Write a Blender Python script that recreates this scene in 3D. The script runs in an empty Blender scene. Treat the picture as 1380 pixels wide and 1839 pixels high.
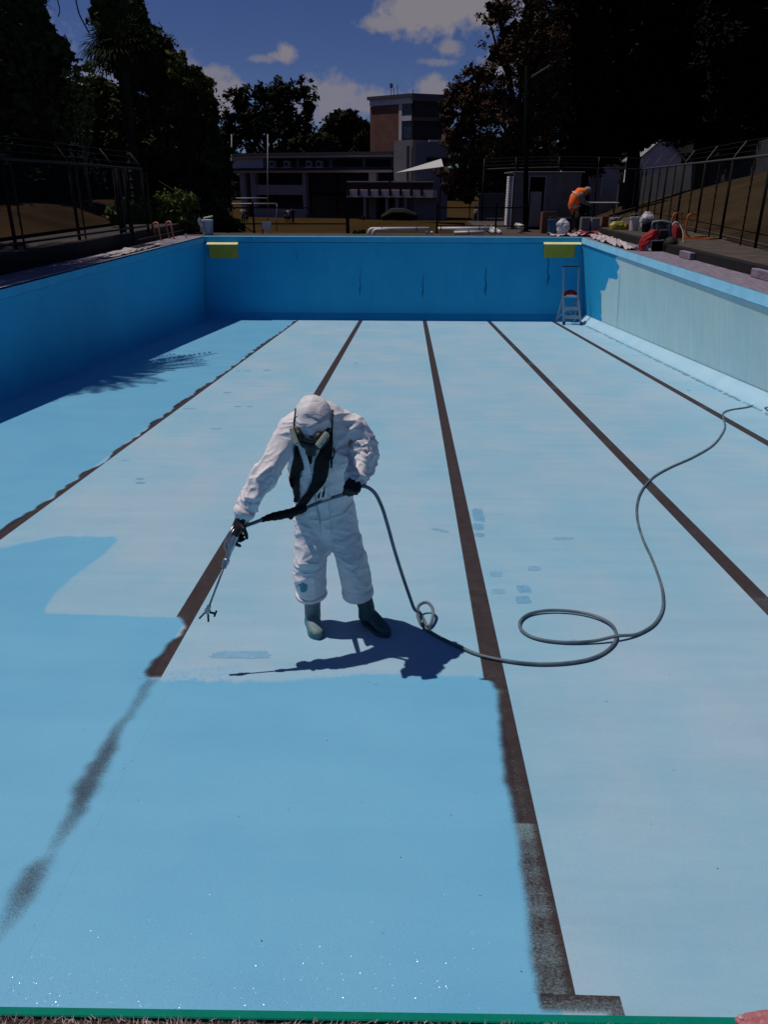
import bpy, bmesh, math, random
import numpy as np
from mathutils import Vector, Matrix, noise as mnoise
from mathutils.bvhtree import BVHTree

sc = bpy.context.scene
COL = sc.collection
R = math.radians
random.seed(7)
rng = np.random.default_rng(11)

# ------------------------------------------------------------------ camera
FPX, PITCH, YAW, ROLL, ZC = 1366.73, .40708, .03028, .00117, 1.391
PW, PH = 1380.0, 1839.0
_cp, _sp, _cy, _sy = math.cos(PITCH), math.sin(PITCH), math.cos(YAW), math.sin(YAW)
_F = np.array([-_sy*_cp, _cy*_cp, -_sp]); _R = np.array([_cy, _sy, 0.0]); _U = np.cross(_R, _F)
_R2 = math.cos(ROLL)*_R + math.sin(ROLL)*_U
_U2 = -math.sin(ROLL)*_R + math.cos(ROLL)*_U
CAM = np.array([0.0, 0.0, ZC])
cam = bpy.data.objects.new('camera', bpy.data.cameras.new('camera')); COL.objects.link(cam)
m = Matrix.Identity(4)
for i in range(3):
    m[i][0] = _R2[i]; m[i][1] = _U2[i]; m[i][2] = -_F[i]; m[i][3] = CAM[i]
cam.matrix_world = m
cam.data.sensor_fit = 'VERTICAL'; cam.data.sensor_height = 24.0
cam.data.lens = 24.0*FPX/PH
cam.data.clip_start = .05; cam.data.clip_end = 6000
sc.camera = cam

# ------------------------------------------------------------------ daylight
SX, SY = .43, -.11                       # shadow offset per metre of height
SUN = Vector((-SX, -SY, 1)).normalized()
SUN_EL = math.asin(SUN.z); SUN_AZ = math.atan2(SUN.x, SUN.y)
sl = bpy.data.lights.new('sun', 'SUN'); sl.energy = 5.0; sl.angle = R(.53); sl.color = (1.0, .93, .84)
so = bpy.data.objects.new('sun', sl); COL.objects.link(so)
so.rotation_euler = SUN.to_track_quat('Z', 'Y').to_euler()
world = bpy.data.worlds.new('World'); sc.world = world; world.use_nodes = True
sc.view_settings.view_transform = 'Standard'; sc.view_settings.look = 'None'
sc.view_settings.gamma = 1; sc.view_settings.use_curve_mapping = False
sc.view_settings.exposure = -0.82
SKY_STRENGTH = .05

def vray(px, py):
    return _F + _R2*((px-PW/2)/FPX) + _U2*((PH/2-py)/FPX)
def zat(px, py, z):
    d = vray(px, py); return CAM + d*((z-ZC)/d[2])
def yat(px, py, Y):
    d = vray(px, py); return CAM + d*(Y/d[1])
ZF0, SLOPE = -.88432, .06305
def zf(Y): return ZF0 - SLOPE*Y
def fl(px, py):
    d = vray(px, py); return CAM + d*((ZF0-ZC)/(d[2]+SLOPE*d[1]))
def vplane(px, py, P, n):
    d = vray(px, py); n = np.asarray(n, float); return CAM + d*(np.dot(np.asarray(P)-CAM, n)/np.dot(d, n))

def build_world():
    nt = world.node_tree; N = nt.nodes; L = nt.links; N.clear()
    out = N.new('ShaderNodeOutputWorld'); bg = N.new('ShaderNodeBackground')
    sky = N.new('ShaderNodeTexSky'); sky.sky_type = 'NISHITA'; sky.sun_disc = False
    sky.sun_elevation = SUN_EL; sky.sun_rotation = SUN_AZ
    sky.altitude = 1800; sky.air_density = 1.0; sky.dust_density = .15; sky.ozone_density = 3.0
    bg.inputs[1].default_value = SKY_STRENGTH
    tc = N.new('ShaderNodeTexCoord')
    def math_(op, a, b=None, clamp=False):
        n = N.new('ShaderNodeMath'); n.operation = op; n.use_clamp = clamp
        for i, v in enumerate((a, b)):
            if v is None: continue
            if isinstance(v, (int, float)): n.inputs[i].default_value = v
            else: L.new(v, n.inputs[i])
        return n.outputs[0]
    def vdot(sock, v):
        n = N.new('ShaderNodeVectorMath'); n.operation = 'DOT_PRODUCT'
        L.new(sock, n.inputs[0]); n.inputs[1].default_value = v; return n.outputs['Value']
    nz = N.new('ShaderNodeTexNoise'); nz.inputs['Scale'].default_value = 26; nz.inputs['Detail'].default_value = 7
    nz.inputs['Roughness'].default_value = .62
    L.new(tc.outputs['Generated'], nz.inputs['Vector'])
    nf = math_('SUBTRACT', nz.outputs['Fac'], .5)
    nzb = N.new('ShaderNodeTexNoise'); nzb.inputs['Scale'].default_value = 85; nzb.inputs['Detail'].default_value = 6; nzb.inputs['Roughness'].default_value = .6
    L.new(tc.outputs['Generated'], nzb.inputs['Vector']); nf2 = math_('SUBTRACT', nzb.outputs['Fac'], .5)
    # clouds: puffs seen in the photo, each at its own bearing and height in the sky
    puffs = [(705,40,36,11,.9),(745,18,48,24,1.0),(795,20,56,26,1.),(850,2,60,30,1.),(515,96,13,10,.95),(505,101,16,6,.8),(468,106,20,5,.6),
             (808,88,19,11,.75),(790,112,26,5,.55),(600,172,52,24,.8),(650,185,50,18,.75),(560,195,40,18,.6),(378,138,34,14,.8),
             (400,165,30,20,.9),(385,180,30,22,.9),(775,160,26,15,.85),(950,120,60,25,.8),(300,120,50,20,.6),(1100,60,120,40,.9),(1250,160,90,30,.8),
             (100,150,80,25,.7),(-150,60,110,35,.9),(1600,100,140,40,.9)]
    tot = None
    for (px, py, rx, ry, a) in puffs:
        d = vray(px, py); d = d/np.linalg.norm(d)
        s = np.cross(d, (0, 0, 1)); s /= np.linalg.norm(s); u = np.cross(s, d)
        k = 1366.0/np.linalg.norm(vray(px, py))
        a1 = vdot(tc.outputs['Generated'], tuple(s*k/rx)); a2 = vdot(tc.outputs['Generated'], tuple(u*k/ry))
        fr = vdot(tc.outputs['Generated'], tuple(d))
        q = math_('SQRT', math_('ADD', math_('MULTIPLY', a1, a1), math_('MULTIPLY', a2, a2)))
        q = math_('ADD', math_('ADD', q, math_('MULTIPLY', nf, -1.7)), math_('MULTIPLY', nf2, -1.5))
        f = math_('MULTIPLY', math_('SUBTRACT', 1.25, q), 1.5, True)
        f = math_('MULTIPLY', math_('MULTIPLY', f, a), math_('GREATER_THAN', fr, .3))
        tot = f if tot is None else math_('MAXIMUM', tot, f)
    # scattered cumulus over the rest of the sky, low down
    nz2 = N.new('ShaderNodeTexNoise'); nz2.inputs['Scale'].default_value = 5; nz2.inputs['Detail'].default_value = 8
    mp = N.new('ShaderNodeMapping'); mp.inputs['Scale'].default_value = (1, 1, 2.6); mp.inputs['Location'].default_value = (3.1, 1.7, .4)
    L.new(tc.outputs['Generated'], mp.inputs[0]); L.new(mp.outputs[0], nz2.inputs['Vector'])
    beh = math_('MULTIPLY', math_('SUBTRACT', .35, vdot(tc.outputs['Generated'], (0, 1, 0))), 4, True)
    g = math_('MULTIPLY', math_('MULTIPLY', math_('SUBTRACT', nz2.outputs['Fac'], .56), 7, True), beh)
    tot = math_('MAXIMUM', tot, math_('MULTIPLY', g, .8))
    mix = N.new('ShaderNodeMix'); mix.data_type = 'RGBA'
    tint = N.new('ShaderNodeMix'); tint.data_type = 'RGBA'; tint.blend_type = 'MULTIPLY'; tint.inputs[0].default_value = 1
    L.new(sky.outputs[0], tint.inputs[6]); tint.inputs[7].default_value = SKY_TINT
    L.new(tot, mix.inputs[0]); L.new(tint.outputs[2], mix.inputs[6]); mix.inputs[7].default_value = CLOUD
    L.new(mix.outputs[2], bg.inputs[0]); L.new(bg.outputs[0], out.inputs[0])
SKY_TINT = (.70, .80, 1.30, 1)
CLOUD = (7.4, 6.9, 7.9, 1)
build_world()

# ------------------------------------------------------------------ materials
MATS = {}
def mat(name, col, rough=.7, var=.15, scale=8, bump=0, metal=0, spec=.3, col2=None, stretch=(1, 1, 1), det=5, bscale=None, world_co=False, ridged=None):
    if name in MATS: return MATS[name]
    M = bpy.data.materials.new(name); M.use_nodes = True
    nt = M.node_tree; N = nt.nodes; L = nt.links; b = N['Principled BSDF']
    b.inputs['Roughness'].default_value = rough; b.inputs['Metallic'].default_value = metal
    b.inputs['Specular IOR Level'].default_value = spec
    tc = N.new('ShaderNodeTexCoord'); mp = N.new('ShaderNodeMapping'); mp.inputs['Scale'].default_value = stretch
    L.new(tc.outputs['Object'], mp.inputs[0])
    if world_co:
        ge = N.new('ShaderNodeNewGeometry'); L.new(ge.outputs['Position'], mp.inputs[0])
    nz = N.new('ShaderNodeTexNoise'); nz.inputs['Scale'].default_value = scale; nz.inputs['Detail'].default_value = det
    L.new(mp.outputs[0], nz.inputs['Vector'])
    c = np.array(col[:3]); c2 = np.array(col2[:3]) if col2 is not None else None
    cr = N.new('ShaderNodeValToRGB')
    e = cr.color_ramp.elements
    e[0].position = .3; e[1].position = .7
    lo = c*(1-var) if c2 is None else c; hi = np.minimum(c*(1+var), 1) if c2 is None else c2
    e[0].color = (*lo, 1); e[1].color = (*hi, 1)
    L.new(nz.outputs['Fac'], cr.inputs[0]); L.new(cr.outputs[0], b.inputs['Base Color'])
    if bump:
        n2 = N.new('ShaderNodeTexNoise'); n2.inputs['Scale'].default_value = bscale or scale*4; n2.inputs['Detail'].default_value = 4
        L.new(mp.outputs[0], n2.inputs['Vector'])
        bp = N.new('ShaderNodeBump'); bp.inputs['Strength'].default_value = bump; bp.inputs['Distance'].default_value = .02
        h = n2.outputs['Fac']
        if ridged:      # sharp thin creases: folded noise at two sizes
            def fold(scale, pw, st):
                m3 = N.new('ShaderNodeMapping'); m3.inputs['Scale'].default_value = st; m3.inputs['Rotation'].default_value = (.5, .7, .4); L.new(tc.outputs['Object'], m3.inputs[0])
                k = N.new('ShaderNodeTexNoise'); k.inputs['Scale'].default_value = scale; k.inputs['Detail'].default_value = 2; k.inputs['Distortion'].default_value = .5; L.new(m3.outputs[0], k.inputs['Vector'])
                o = k.outputs['Fac']
                for op, v in (('MULTIPLY_ADD', (2.6, -1.3)), ('ABSOLUTE', ()), ('SUBTRACT', None), ('POWER', (pw,))):
                    q = N.new('ShaderNodeMath'); q.operation = op; q.use_clamp = op == 'SUBTRACT'
                    if v is None: q.inputs[0].default_value = 1; L.new(o, q.inputs[1])
                    else:
                        L.new(o, q.inputs[0])
                        for i, x in enumerate(v): q.inputs[i+1].default_value = x
                    o = q.outputs[0]
                return o
            s_ = N.new('ShaderNodeMath'); s_.operation = 'MULTIPLY_ADD'; L.new(fold(ridged*2.1, 3, (1, 1, 1.4)), s_.inputs[0]); s_.inputs[1].default_value = .22
            L.new(fold(ridged, 5, (.55, .55, 1.3)), s_.inputs[2]); h = s_.outputs[0]; bp.inputs['Distance'].default_value = .016
        L.new(h, bp.inputs['Height']); L.new(bp.outputs[0], b.inputs['Normal'])
    MATS[name] = M
    return M

OLD_A, OLD_B = (.265, .50, .655), (.36, .52, .645)
NEW_A, NEW_B = (.165, .465, .70), (.195, .495, .72)
BROWN = (.036, .0255, .028)
def paint_nodes(nt, fresh_attr=True):
    """colour of the pool floor paint: chalky old coat against the bluer fresh coat"""
    N = nt.nodes; L = nt.links
    ge = N.new('ShaderNodeNewGeometry')
    def noise(scale, st=(1, 1, 1), det=5, rough=.5):
        mp = N.new('ShaderNodeMapping'); mp.inputs['Scale'].default_value = st; L.new(ge.outputs['Position'], mp.inputs[0])
        n = N.new('ShaderNodeTexNoise'); n.inputs['Scale'].default_value = scale; n.inputs['Detail'].default_value = det
        n.inputs['Roughness'].default_value = rough
        L.new(mp.outputs[0], n.inputs['Vector']); return n.outputs['Fac']
    def ramp(f, a, b, p0=.3, p1=.7):
        c = N.new('ShaderNodeValToRGB'); c.color_ramp.elements[0].position = p0; c.color_ramp.elements[1].position = p1
        c.color_ramp.elements[0].color = (*a, 1); c.color_ramp.elements[1].color = (*b, 1); L.new(f, c.inputs[0]); return c.outputs[0]
    def mix(f, a, b, mode='MIX'):
        n = N.new('ShaderNodeMix'); n.data_type = 'RGBA'; n.blend_type = mode
        if isinstance(f, float): n.inputs[0].default_value = f
        else: L.new(f, n.inputs[0])
        for i, v in ((6, a), (7, b)):
            if isinstance(v, tuple): n.inputs[i].default_value = (*v, 1)
            else: L.new(v, n.inputs[i])
        return n.outputs[2]
    old = ramp(noise(1.1, (1, .6, 1), 7, .62), OLD_A, OLD_B, .36, .64)
    old = mix(.35, old, ramp(noise(5, (.35, 1.6, 1), 6, .65), (.80, .84, .86), (1.0, 1.0, 1.0)), 'MULTIPLY')
    old = mix(.5, old, ramp(noise(110, (.6, 1.3, 1), 3, .7), (.86, .87, .88), (1.0, 1.0, 1.0)), 'MULTIPLY')
    new = ramp(noise(1.5, (1, 1, 1), 5), NEW_A, NEW_B)
    new = mix(.7, new, ramp(noise(150, (1, 1, 1), 3, .7), (.84, .87, .90), (1.0, 1.0, 1.0)), 'MULTIPLY')
    new = mix(.5, new, ramp(noise(3.5, (.6, 1, 1), 5, .6), (.90, .93, .95), (1.0, 1.0, 1.0)), 'MULTIPLY')
    new = mix(.8, new, ramp(noise(3.4, (.12, 1, 1), 4, .5), (.93, .95, .965), (1.0, 1.0, 1.0), .4, .6), 'MULTIPLY')
    old = mix(.6, old, ramp(noise(2.2, (.25, 2.2, 1), 6, .7), (.90, .91, .92), (1.0, 1.0, 1.0), .35, .6), 'MULTIPLY')
    # scuffs and little dark specks
    vo = N.new('ShaderNodeTexVoronoi'); vo.inputs['Scale'].default_value = 5.5; vo.inputs['Randomness'].default_value = 1
    L.new(ge.outputs['Position'], vo.inputs['Vector'])
    speck = ramp(vo.outputs['Distance'], (.55, .6, .65), (1.0, 1.0, 1.0), .02, .045)
    at = N.new('ShaderNodeAttribute'); at.attribute_name = 'fresh'
    nn = noise(38, (1, 1, 1), 6, .75)
    def m_(op, a, b):
        n = N.new('ShaderNodeMath'); n.operation = op; n.use_clamp = op == 'MULTIPLY_ADD'
        for i, v in enumerate((a, b)):
            if isinstance(v, float): n.inputs[i].default_value = v
            else: L.new(v, n.inputs[i])
        return n.outputs[0]
    f = m_('ADD', at.outputs['Fac'], m_('MULTIPLY', m_('SUBTRACT', nn, .5), .8))
    rmp = N.new('ShaderNodeMapRange'); rmp.interpolation_type = 'SMOOTHSTEP'
    L.new(f, rmp.inputs[0]); rmp.inputs[1].default_value = .32; rmp.inputs[2].default_value = .68
    c = mix(rmp.outputs[0], old, new)
    c = mix(.6, c, speck, 'MULTIPLY')
    return c, rmp.outputs[0], noise, ramp, mix

def floor_material(line=False):
    M = bpy.data.materials.new('lane_paint' if line else 'pool_floor_paint'); M.use_nodes = True
    nt = M.node_tree; N = nt.nodes; L = nt.links; b = N['Principled BSDF']
    c, fr, noise, ramp, mix = paint_nodes(nt)
    if line:
        at = N.new('ShaderNodeAttribute'); at.attribute_name = 'paint'
        br = ramp(noise(9, (1, 1, 1), 6, .7), tuple(np.array(BROWN)*.8), tuple(np.array(BROWN)*1.35))
        chalk = N.new('ShaderNodeAttribute'); chalk.attribute_name = 'chalk'
        sp = noise(120, (.8, 1.2, 1), 4, .8)
        a = N.new('ShaderNodeMath'); a.operation = 'MULTIPLY_ADD'; L.new(sp, a.inputs[0]); a.inputs[1].default_value = 1.9; a.inputs[2].default_value = -1.32
        a2 = N.new('ShaderNodeMath'); a2.operation = 'ADD'; L.new(a.outputs[0], a2.inputs[0]); L.new(chalk.outputs['Fac'], a2.inputs[1])
        a3 = N.new('ShaderNodeMath'); a3.operation = 'MULTIPLY'; a3.use_clamp = True; L.new(a2.outputs[0], a3.inputs[0]); a3.inputs[1].default_value = 1.5
        br = mix(a3.outputs[0], br, (.17, .25, .29))
        nn = noise(30, (1, 1, 1), 6, .7)
        f = N.new('ShaderNodeMath'); f.operation = 'MULTIPLY_ADD'; L.new(nn, f.inputs[0]); f.inputs[1].default_value = .14
        s = N.new('ShaderNodeMath'); s.operation = 'SUBTRACT'; L.new(at.outputs['Fac'], s.inputs[0]); s.inputs[1].default_value = .12
        # grainy where the coat is thin
        g1 = N.new('ShaderNodeMath'); g1.operation = 'SUBTRACT'; g1.inputs[0].default_value = 1; L.new(at.outputs['Fac'], g1.inputs[1])
        g2 = N.new('ShaderNodeMath'); g2.operation = 'MULTIPLY'; L.new(g1.outputs[0], g2.inputs[0]); L.new(at.outputs['Fac'], g2.inputs[1])
        g3 = N.new('ShaderNodeMath'); g3.operation = 'MULTIPLY_ADD'; L.new(noise(170, (1, 1, 1), 3, .8), g3.inputs[0]); g3.inputs[1].default_value = 4.4; g3.inputs[2].default_value = -2.2
        g4 = N.new('ShaderNodeMath'); g4.operation = 'MULTIPLY_ADD'; L.new(g2.outputs[0], g4.inputs[0]); L.new(g3.outputs[0], g4.inputs[1]); L.new(s.outputs[0], g4.inputs[2])
        L.new(g4.outputs[0], f.inputs[2])
        rm = N.new('ShaderNodeMapRange'); L.new(f.outputs[0], rm.inputs[0]); rm.interpolation_type = 'SMOOTHSTEP'; rm.inputs[1].default_value = .02; rm.inputs[2].default_value = .98
        c = mix(rm.outputs[0], c, br)
    L.new(c, b.inputs['Base Color'])
    # fresh coat is glossier than the old one, both are gritty
    rr = N.new('ShaderNodeMapRange'); L.new(fr, rr.inputs[0]); rr.inputs[3].default_value = .75; rr.inputs[4].default_value = .38
    L.new(rr.outputs[0], b.inputs['Roughness'])
    b.inputs['Specular IOR Level'].default_value = .25
    n1 = noise(160, (1, 1, 1), 3, .6); bp = N.new('ShaderNodeBump'); bp.inputs['Strength'].default_value = .22; bp.inputs['Distance'].default_value = .006
    L.new(n1, bp.inputs['Height']); L.new(bp.outputs[0], b.inputs['Normal'])
    return M
M_FLOOR = floor_material(); M_LANE = floor_material(True)

# ------------------------------------------------------------------ mesh helpers
class MB:
    def __init__(s): s.v = []; s.f = []
    def add(s, vs, fs):
        o = len(s.v); s.v += [tuple(map(float, p)) for p in vs]; s.f += [tuple(i+o for i in f) for f in fs]; return s
    def box(s, x0, x1, y0, y1, z0, z1):
        return s.add([(x0,y0,z0),(x1,y0,z0),(x1,y1,z0),(x0,y1,z0),(x0,y0,z1),(x1,y0,z1),(x1,y1,z1),(x0,y1,z1)],
                     [(0,3,2,1),(4,5,6,7),(0,1,5,4),(1,2,6,5),(2,3,7,6),(3,0,4,7)])
    def obox(s, c, ax, ay, az):
        """box about c with half-axes ax, ay, az"""
        c, ax, ay, az = (np.asarray(q, float) for q in (c, ax, ay, az))
        P = [c+i*ax+j*ay+k*az for k in (-1, 1) for (i, j) in ((-1,-1),(1,-1),(1,1),(-1,1))]
        return s.add(P, [(0,3,2,1),(4,5,6,7),(0,1,5,4),(1,2,6,5),(2,3,7,6),(3,0,4,7)])
    def bar(s, a, b, w, d=None, side=None):
        a, b = np.asarray(a, float), np.asarray(b, float); d = w if d is None else d
        t = b-a; Ln = np.linalg.norm(t); t /= Ln
        if side is None: side = (1, 0, 0) if abs(t[0]) < .9 else (0, 1, 0)
        n2 = np.cross(t, side); n2 /= np.linalg.norm(n2); n1 = np.cross(n2, t)
        return s.obox((a+b)/2, n1*w/2, n2*d/2, t*Ln/2)
    def loft(s, rings, cap=True, closed=False):
        n = len(rings[0]); o = len(s.v)
        for r in rings: s.v += [tuple(map(float, p)) for p in r]
        K = len(rings)
        for i in range(K if closed else K-1):
            a = o+i*n; b = o+((i+1) % K)*n
            for j in range(n): s.f.append((a+j, a+(j+1) % n, b+(j+1) % n, b+j))
        if cap and not closed:
            s.f.append(tuple(o+j for j in range(n))[::-1]); s.f.append(tuple(o+(K-1)*n+j for j in range(n)))
        return s
    def tube(s, pts, rad, n=8, rad2=None, side=None, cap=True, round_=False, closed=False):
        P = np.asarray(pts, float); K = len(P)
        rad = np.broadcast_to(np.asarray(rad, float), (K,)).copy()
        rad2 = rad.copy() if rad2 is None else np.broadcast_to(np.asarray(rad2, float), (K,)).copy()
        if round_:
            t0 = (P[0]-P[1])/max(1e-9, np.linalg.norm(P[0]-P[1])); t1 = (P[-1]-P[-2])/max(1e-9, np.linalg.norm(P[-1]-P[-2]))
            a = [(math.cos(x), math.sin(x)) for x in (1.25, .9, .45)]
            P = np.vstack([[P[0]+t0*rad2[0]*q for (_, q) in a], P, [P[-1]+t1*rad2[-1]*q for (_, q) in a[::-1]]])
            rad = np.concatenate([[rad[0]*c for c, _ in a], rad, [rad[-1]*c for c, _ in a[::-1]]])
            rad2 = np.concatenate([[rad2[0]*c for c, _ in a], rad2, [rad2[-1]*c for c, _ in a[::-1]]]); K = len(P)
        T = np.gradient(P, axis=0) if not closed else np.roll(P, -1, 0)-np.roll(P, 1, 0)
        T /= np.linalg.norm(T, axis=1)[:, None]+1e-12
        u = np.array(side if side is not None else ((1, 0, 0) if abs(T[0][0]) < .8 else (0, 0, 1)), float)
        rings = []
        th = np.arange(n)*2*math.pi/n
        for i in range(K):
            if side is not None: u = np.array(side, float)
            u = u-T[i]*np.dot(u, T[i]); u /= np.linalg.norm(u)+1e-12
            w = np.cross(T[i], u)
            rings.append(P[i]+np.outer(np.cos(th)*rad[i], u)+np.outer(np.sin(th)*rad2[i], w))
        return s.loft(rings, cap, closed)
    def ball(s, c, r, n=10, k=7):
        r = np.broadcast_to(np.asarray(r, float), (3,)); c = np.asarray(c, float)
        rings = []
        for i in range(k):
            a = -math.pi/2+.08+(math.pi-.16)*i/(k-1)
            rings.append([(c[0]+r[0]*math.cos(a)*math.cos(t), c[1]+r[1]*math.cos(a)*math.sin(t), c[2]+r[2]*math.sin(a)) for t in np.arange(n)*2*math.pi/n])
        return s.loft(rings)
    def quad(s, a, b, c, d): return s.add([a, b, c, d], [(0, 1, 2, 3)])
    def mesh(s, name, origin=(0, 0, 0), smooth=False, bevel=0, seg=1):
        me = bpy.data.meshes.new(name)
        v = (np.array(s.v)-np.asarray(origin)) if len(s.v) else np.zeros((0, 3))
        me.from_pydata(v.tolist(), [], s.f); me.update()
        if bevel:
            bm = bmesh.new(); bm.from_mesh(me); bmesh.ops.remove_doubles(bm, verts=bm.verts, dist=1e-6)
            bmesh.ops.bevel(bm, geom=[e for e in bm.edges if e.is_manifold and e.calc_face_angle(0) > .5], offset=bevel, segments=seg, affect='EDGES', profile=.6)
            bm.to_mesh(me); bm.free()
        if smooth: me.polygons.foreach_set('use_smooth', [True]*len(me.polygons))
        return me

def tagp(o, label=None, cat=None, group=None, kind=None):
    if label: o['label'] = label
    if cat: o['category'] = cat
    if group: o['group'] = group
    if kind: o['kind'] = kind
    return o
def link(name, me, material, parent=None, loc=(0, 0, 0)):
    if material is not None and not me.materials: me.materials.append(material)
    o = bpy.data.objects.new(name, me); COL.objects.link(o); o.location = loc
    if parent is not None: o.parent = parent
    return o
class Thing:
    """an Empty at the thing's base; parts are given in world coordinates"""
    def __init__(s, name, label, cat, base, group=None):
        s.o = bpy.data.objects.new(name, None); COL.objects.link(s.o); s.o.empty_display_size = .1
        s.b = np.asarray(base, float); s.o.location = s.b; tagp(s.o, label, cat, group)
    def part(s, name, mb, material, parent=None, smooth=False, bevel=0, seg=1, label=None, kind=None):
        me = mb if isinstance(mb, bpy.types.Mesh) else mb.mesh(name, s.b, smooth, bevel, seg)
        o = link(name, me, material, parent or s.o); tagp(o, label, kind=kind); return o
def solo(name, mb, material, label, cat, base, group=None, smooth=False, bevel=0, seg=1):
    o = link(name, mb.mesh(name, base, smooth, bevel, seg), material, None, base); return tagp(o, label, cat, group)
def structure(name, mb, material, smooth=False, bevel=0, kind='structure', parent=None):
    o = link(name, mb.mesh(name, (0, 0, 0), smooth, bevel), material, parent)
    if parent is None: o['kind'] = kind
    return o
def copy_tree(o, parent=None, loc=None, rotz=None, label=None):
    c = o.copy(); COL.objects.link(c)
    if parent is not None: c.parent = parent
    if loc is not None: c.location = loc
    if rotz is not None: c.rotation_euler = (0, 0, rotz)
    if label: c['label'] = label
    for ch in list(o.children): copy_tree(ch, c)
    return c
def np_mesh(name, V, F, smooth=False):
    """V (n,3), F (m,k) all faces with k corners"""
    me = bpy.data.meshes.new(name); V = np.asarray(V, np.float32); F = np.asarray(F, np.int32); k = F.shape[1]
    me.vertices.add(len(V)); me.vertices.foreach_set('co', V.ravel())
    me.loops.add(F.size); me.loops.foreach_set('vertex_index', F.ravel())
    me.polygons.add(len(F)); me.polygons.foreach_set('loop_start', np.arange(0, F.size, k, dtype=np.int32))
    me.polygons.foreach_set('loop_total', np.full(len(F), k, np.int32))
    if smooth: me.polygons.foreach_set('use_smooth', np.ones(len(F), bool))
    me.update(calc_edges=True); return me
def smoothst(a, b, x):
    t = np.clip((np.asarray(x, float)-a)/(b-a), 0, 1); return t*t*(3-2*t)
def remesh(mb, voxel, smooth_it=6, factor=.5):
    me = mb.mesh('tmp'); o = bpy.data.objects.new('tmp', me); COL.objects.link(o)
    md = o.modifiers.new('r', 'REMESH'); md.mode = 'VOXEL'; md.voxel_size = voxel
    if smooth_it:
        ms = o.modifiers.new('s', 'SMOOTH'); ms.factor = factor; ms.iterations = smooth_it
    dg = bpy.context.evaluated_depsgraph_get(); dg.update()
    r = bpy.data.meshes.new_from_object(o.evaluated_get(dg))
    bpy.data.objects.remove(o); bpy.data.meshes.remove(me)
    r.polygons.foreach_set('use_smooth', [True]*len(r.polygons)); return r
def spline(pts, n=8):
    P = np.asarray(pts, float); Q = np.vstack([2*P[0]-P[1], P, 2*P[-1]-P[-2]]); out = []
    for i in range(1, len(Q)-2):
        for t in np.arange(n)/n:
            a, b, c, d = Q[i-1], Q[i], Q[i+1], Q[i+2]
            out.append(.5*((2*b)+(c-a)*t+(2*a-5*b+4*c-d)*t*t+(3*b-a-3*c+d)*t**3))
    out.append(P[-1]); return np.array(out)
def set_attr(me, name, val):
    a = me.attributes.new(name, 'FLOAT', 'POINT'); a.data.foreach_set('value', np.asarray(val, np.float32))
def mirror_noise(seed):
    r = np.random.default_rng(seed); ph = r.uniform(0, 6.28, 14); fr = r.uniform(.6, 9, 14); am = 1/(.6+fr*.55)
    return lambda y: sum(a*np.sin(f*np.asarray(y, float)*2.2+p) for a, f, p in zip(am, fr, ph))/2.2
# ================================================================== THE POOL
XL, XR, LEN = -5.917, 4.93, 23.157
LANES = {'A': -3.235, 'B': -1.331, 'C': .565, 'D': 2.462, 'E': 4.365}   # right edges
LW = .12
def nearY(X): return .9165+.0171*X                   # the near rim is not quite square to the lanes

# ---- fresh-paint map on the floor, in metres
_bx = np.array([fl(*p)[:2] for p in [(78,1112),(82,1090),(100,1063),(137,1032),(189,993),(176,969),(128,965),(61,969),(0,985)]])
arcY = _bx[:5, 1]; arcX = _bx[:5, 0]
n1, n2, n3, n4 = (mirror_noise(s) for s in (1, 2, 3, 4))
def fresh(X, Y):
    X = np.asarray(X, float); Y = np.asarray(Y, float)
    e = .06
    f = smoothst(-3.30+e, -3.30-e, X)
    inAB = smoothst(-3.32, -3.28, X)*smoothst(-1.36, -1.40, X)
    f = np.maximum(f, inAB*smoothst(4.14+e, 4.14-e, Y+.03*(X+1.4)))
    ax = np.interp(Y, arcY, arcX)
    top = 5.50-.9*np.clip(-2.75-X, 0, 9)**1.3
    blob = smoothst(ax+e*1.3, ax-e*1.3, X)*smoothst(top+e*1.5, top-e*1.5, Y+.02*n1(X*8))
    f = np.maximum(f, inAB*blob)
    inBC = smoothst(-1.40, -1.36, X)*smoothst(.53, .49, X)
    yb = 3.42+.10*smoothst(-.8, -.1, X)+.02*n2(X*4)
    f = np.maximum(f, inBC*smoothst(yb+.09, yb-.09, Y))
    # thin first pass under the nozzle
    p = smoothst(.22, .02, np.abs(Y-3.52-.18*(X+.95)))*smoothst(-1.42, -1.3, X)*smoothst(-.55, -1.0, X)
    f = np.maximum(f, inBC*.46*p)
    return f
xs = np.concatenate([np.arange(-6.35, -3.5, .15), np.arange(-3.5, .7, .025), np.arange(.7, 5.6, .2)])
ys = np.concatenate([np.arange(.6, 6.2, .025), np.arange(6.2, 23.5, .2)])
GX, GY = np.meshgrid(xs, ys); GZ = zf(GY)
V = np.stack([GX, GY, GZ], -1).reshape(-1, 3); nx = len(xs); ny = len(ys)
I = np.arange(nx*ny).reshape(ny, nx)
Fq = np.stack([I[:-1, :-1], I[:-1, 1:], I[1:, 1:], I[1:, :-1]], -1).reshape(-1, 4)
fm = np_mesh('pool_floor', V, Fq, True); set_attr(fm, 'fresh', fresh(V[:, 0], V[:, 1]))
POOL_FLOOR = link('pool_floor', fm, M_FLOOR); POOL_FLOOR['kind'] = 'structure'

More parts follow.
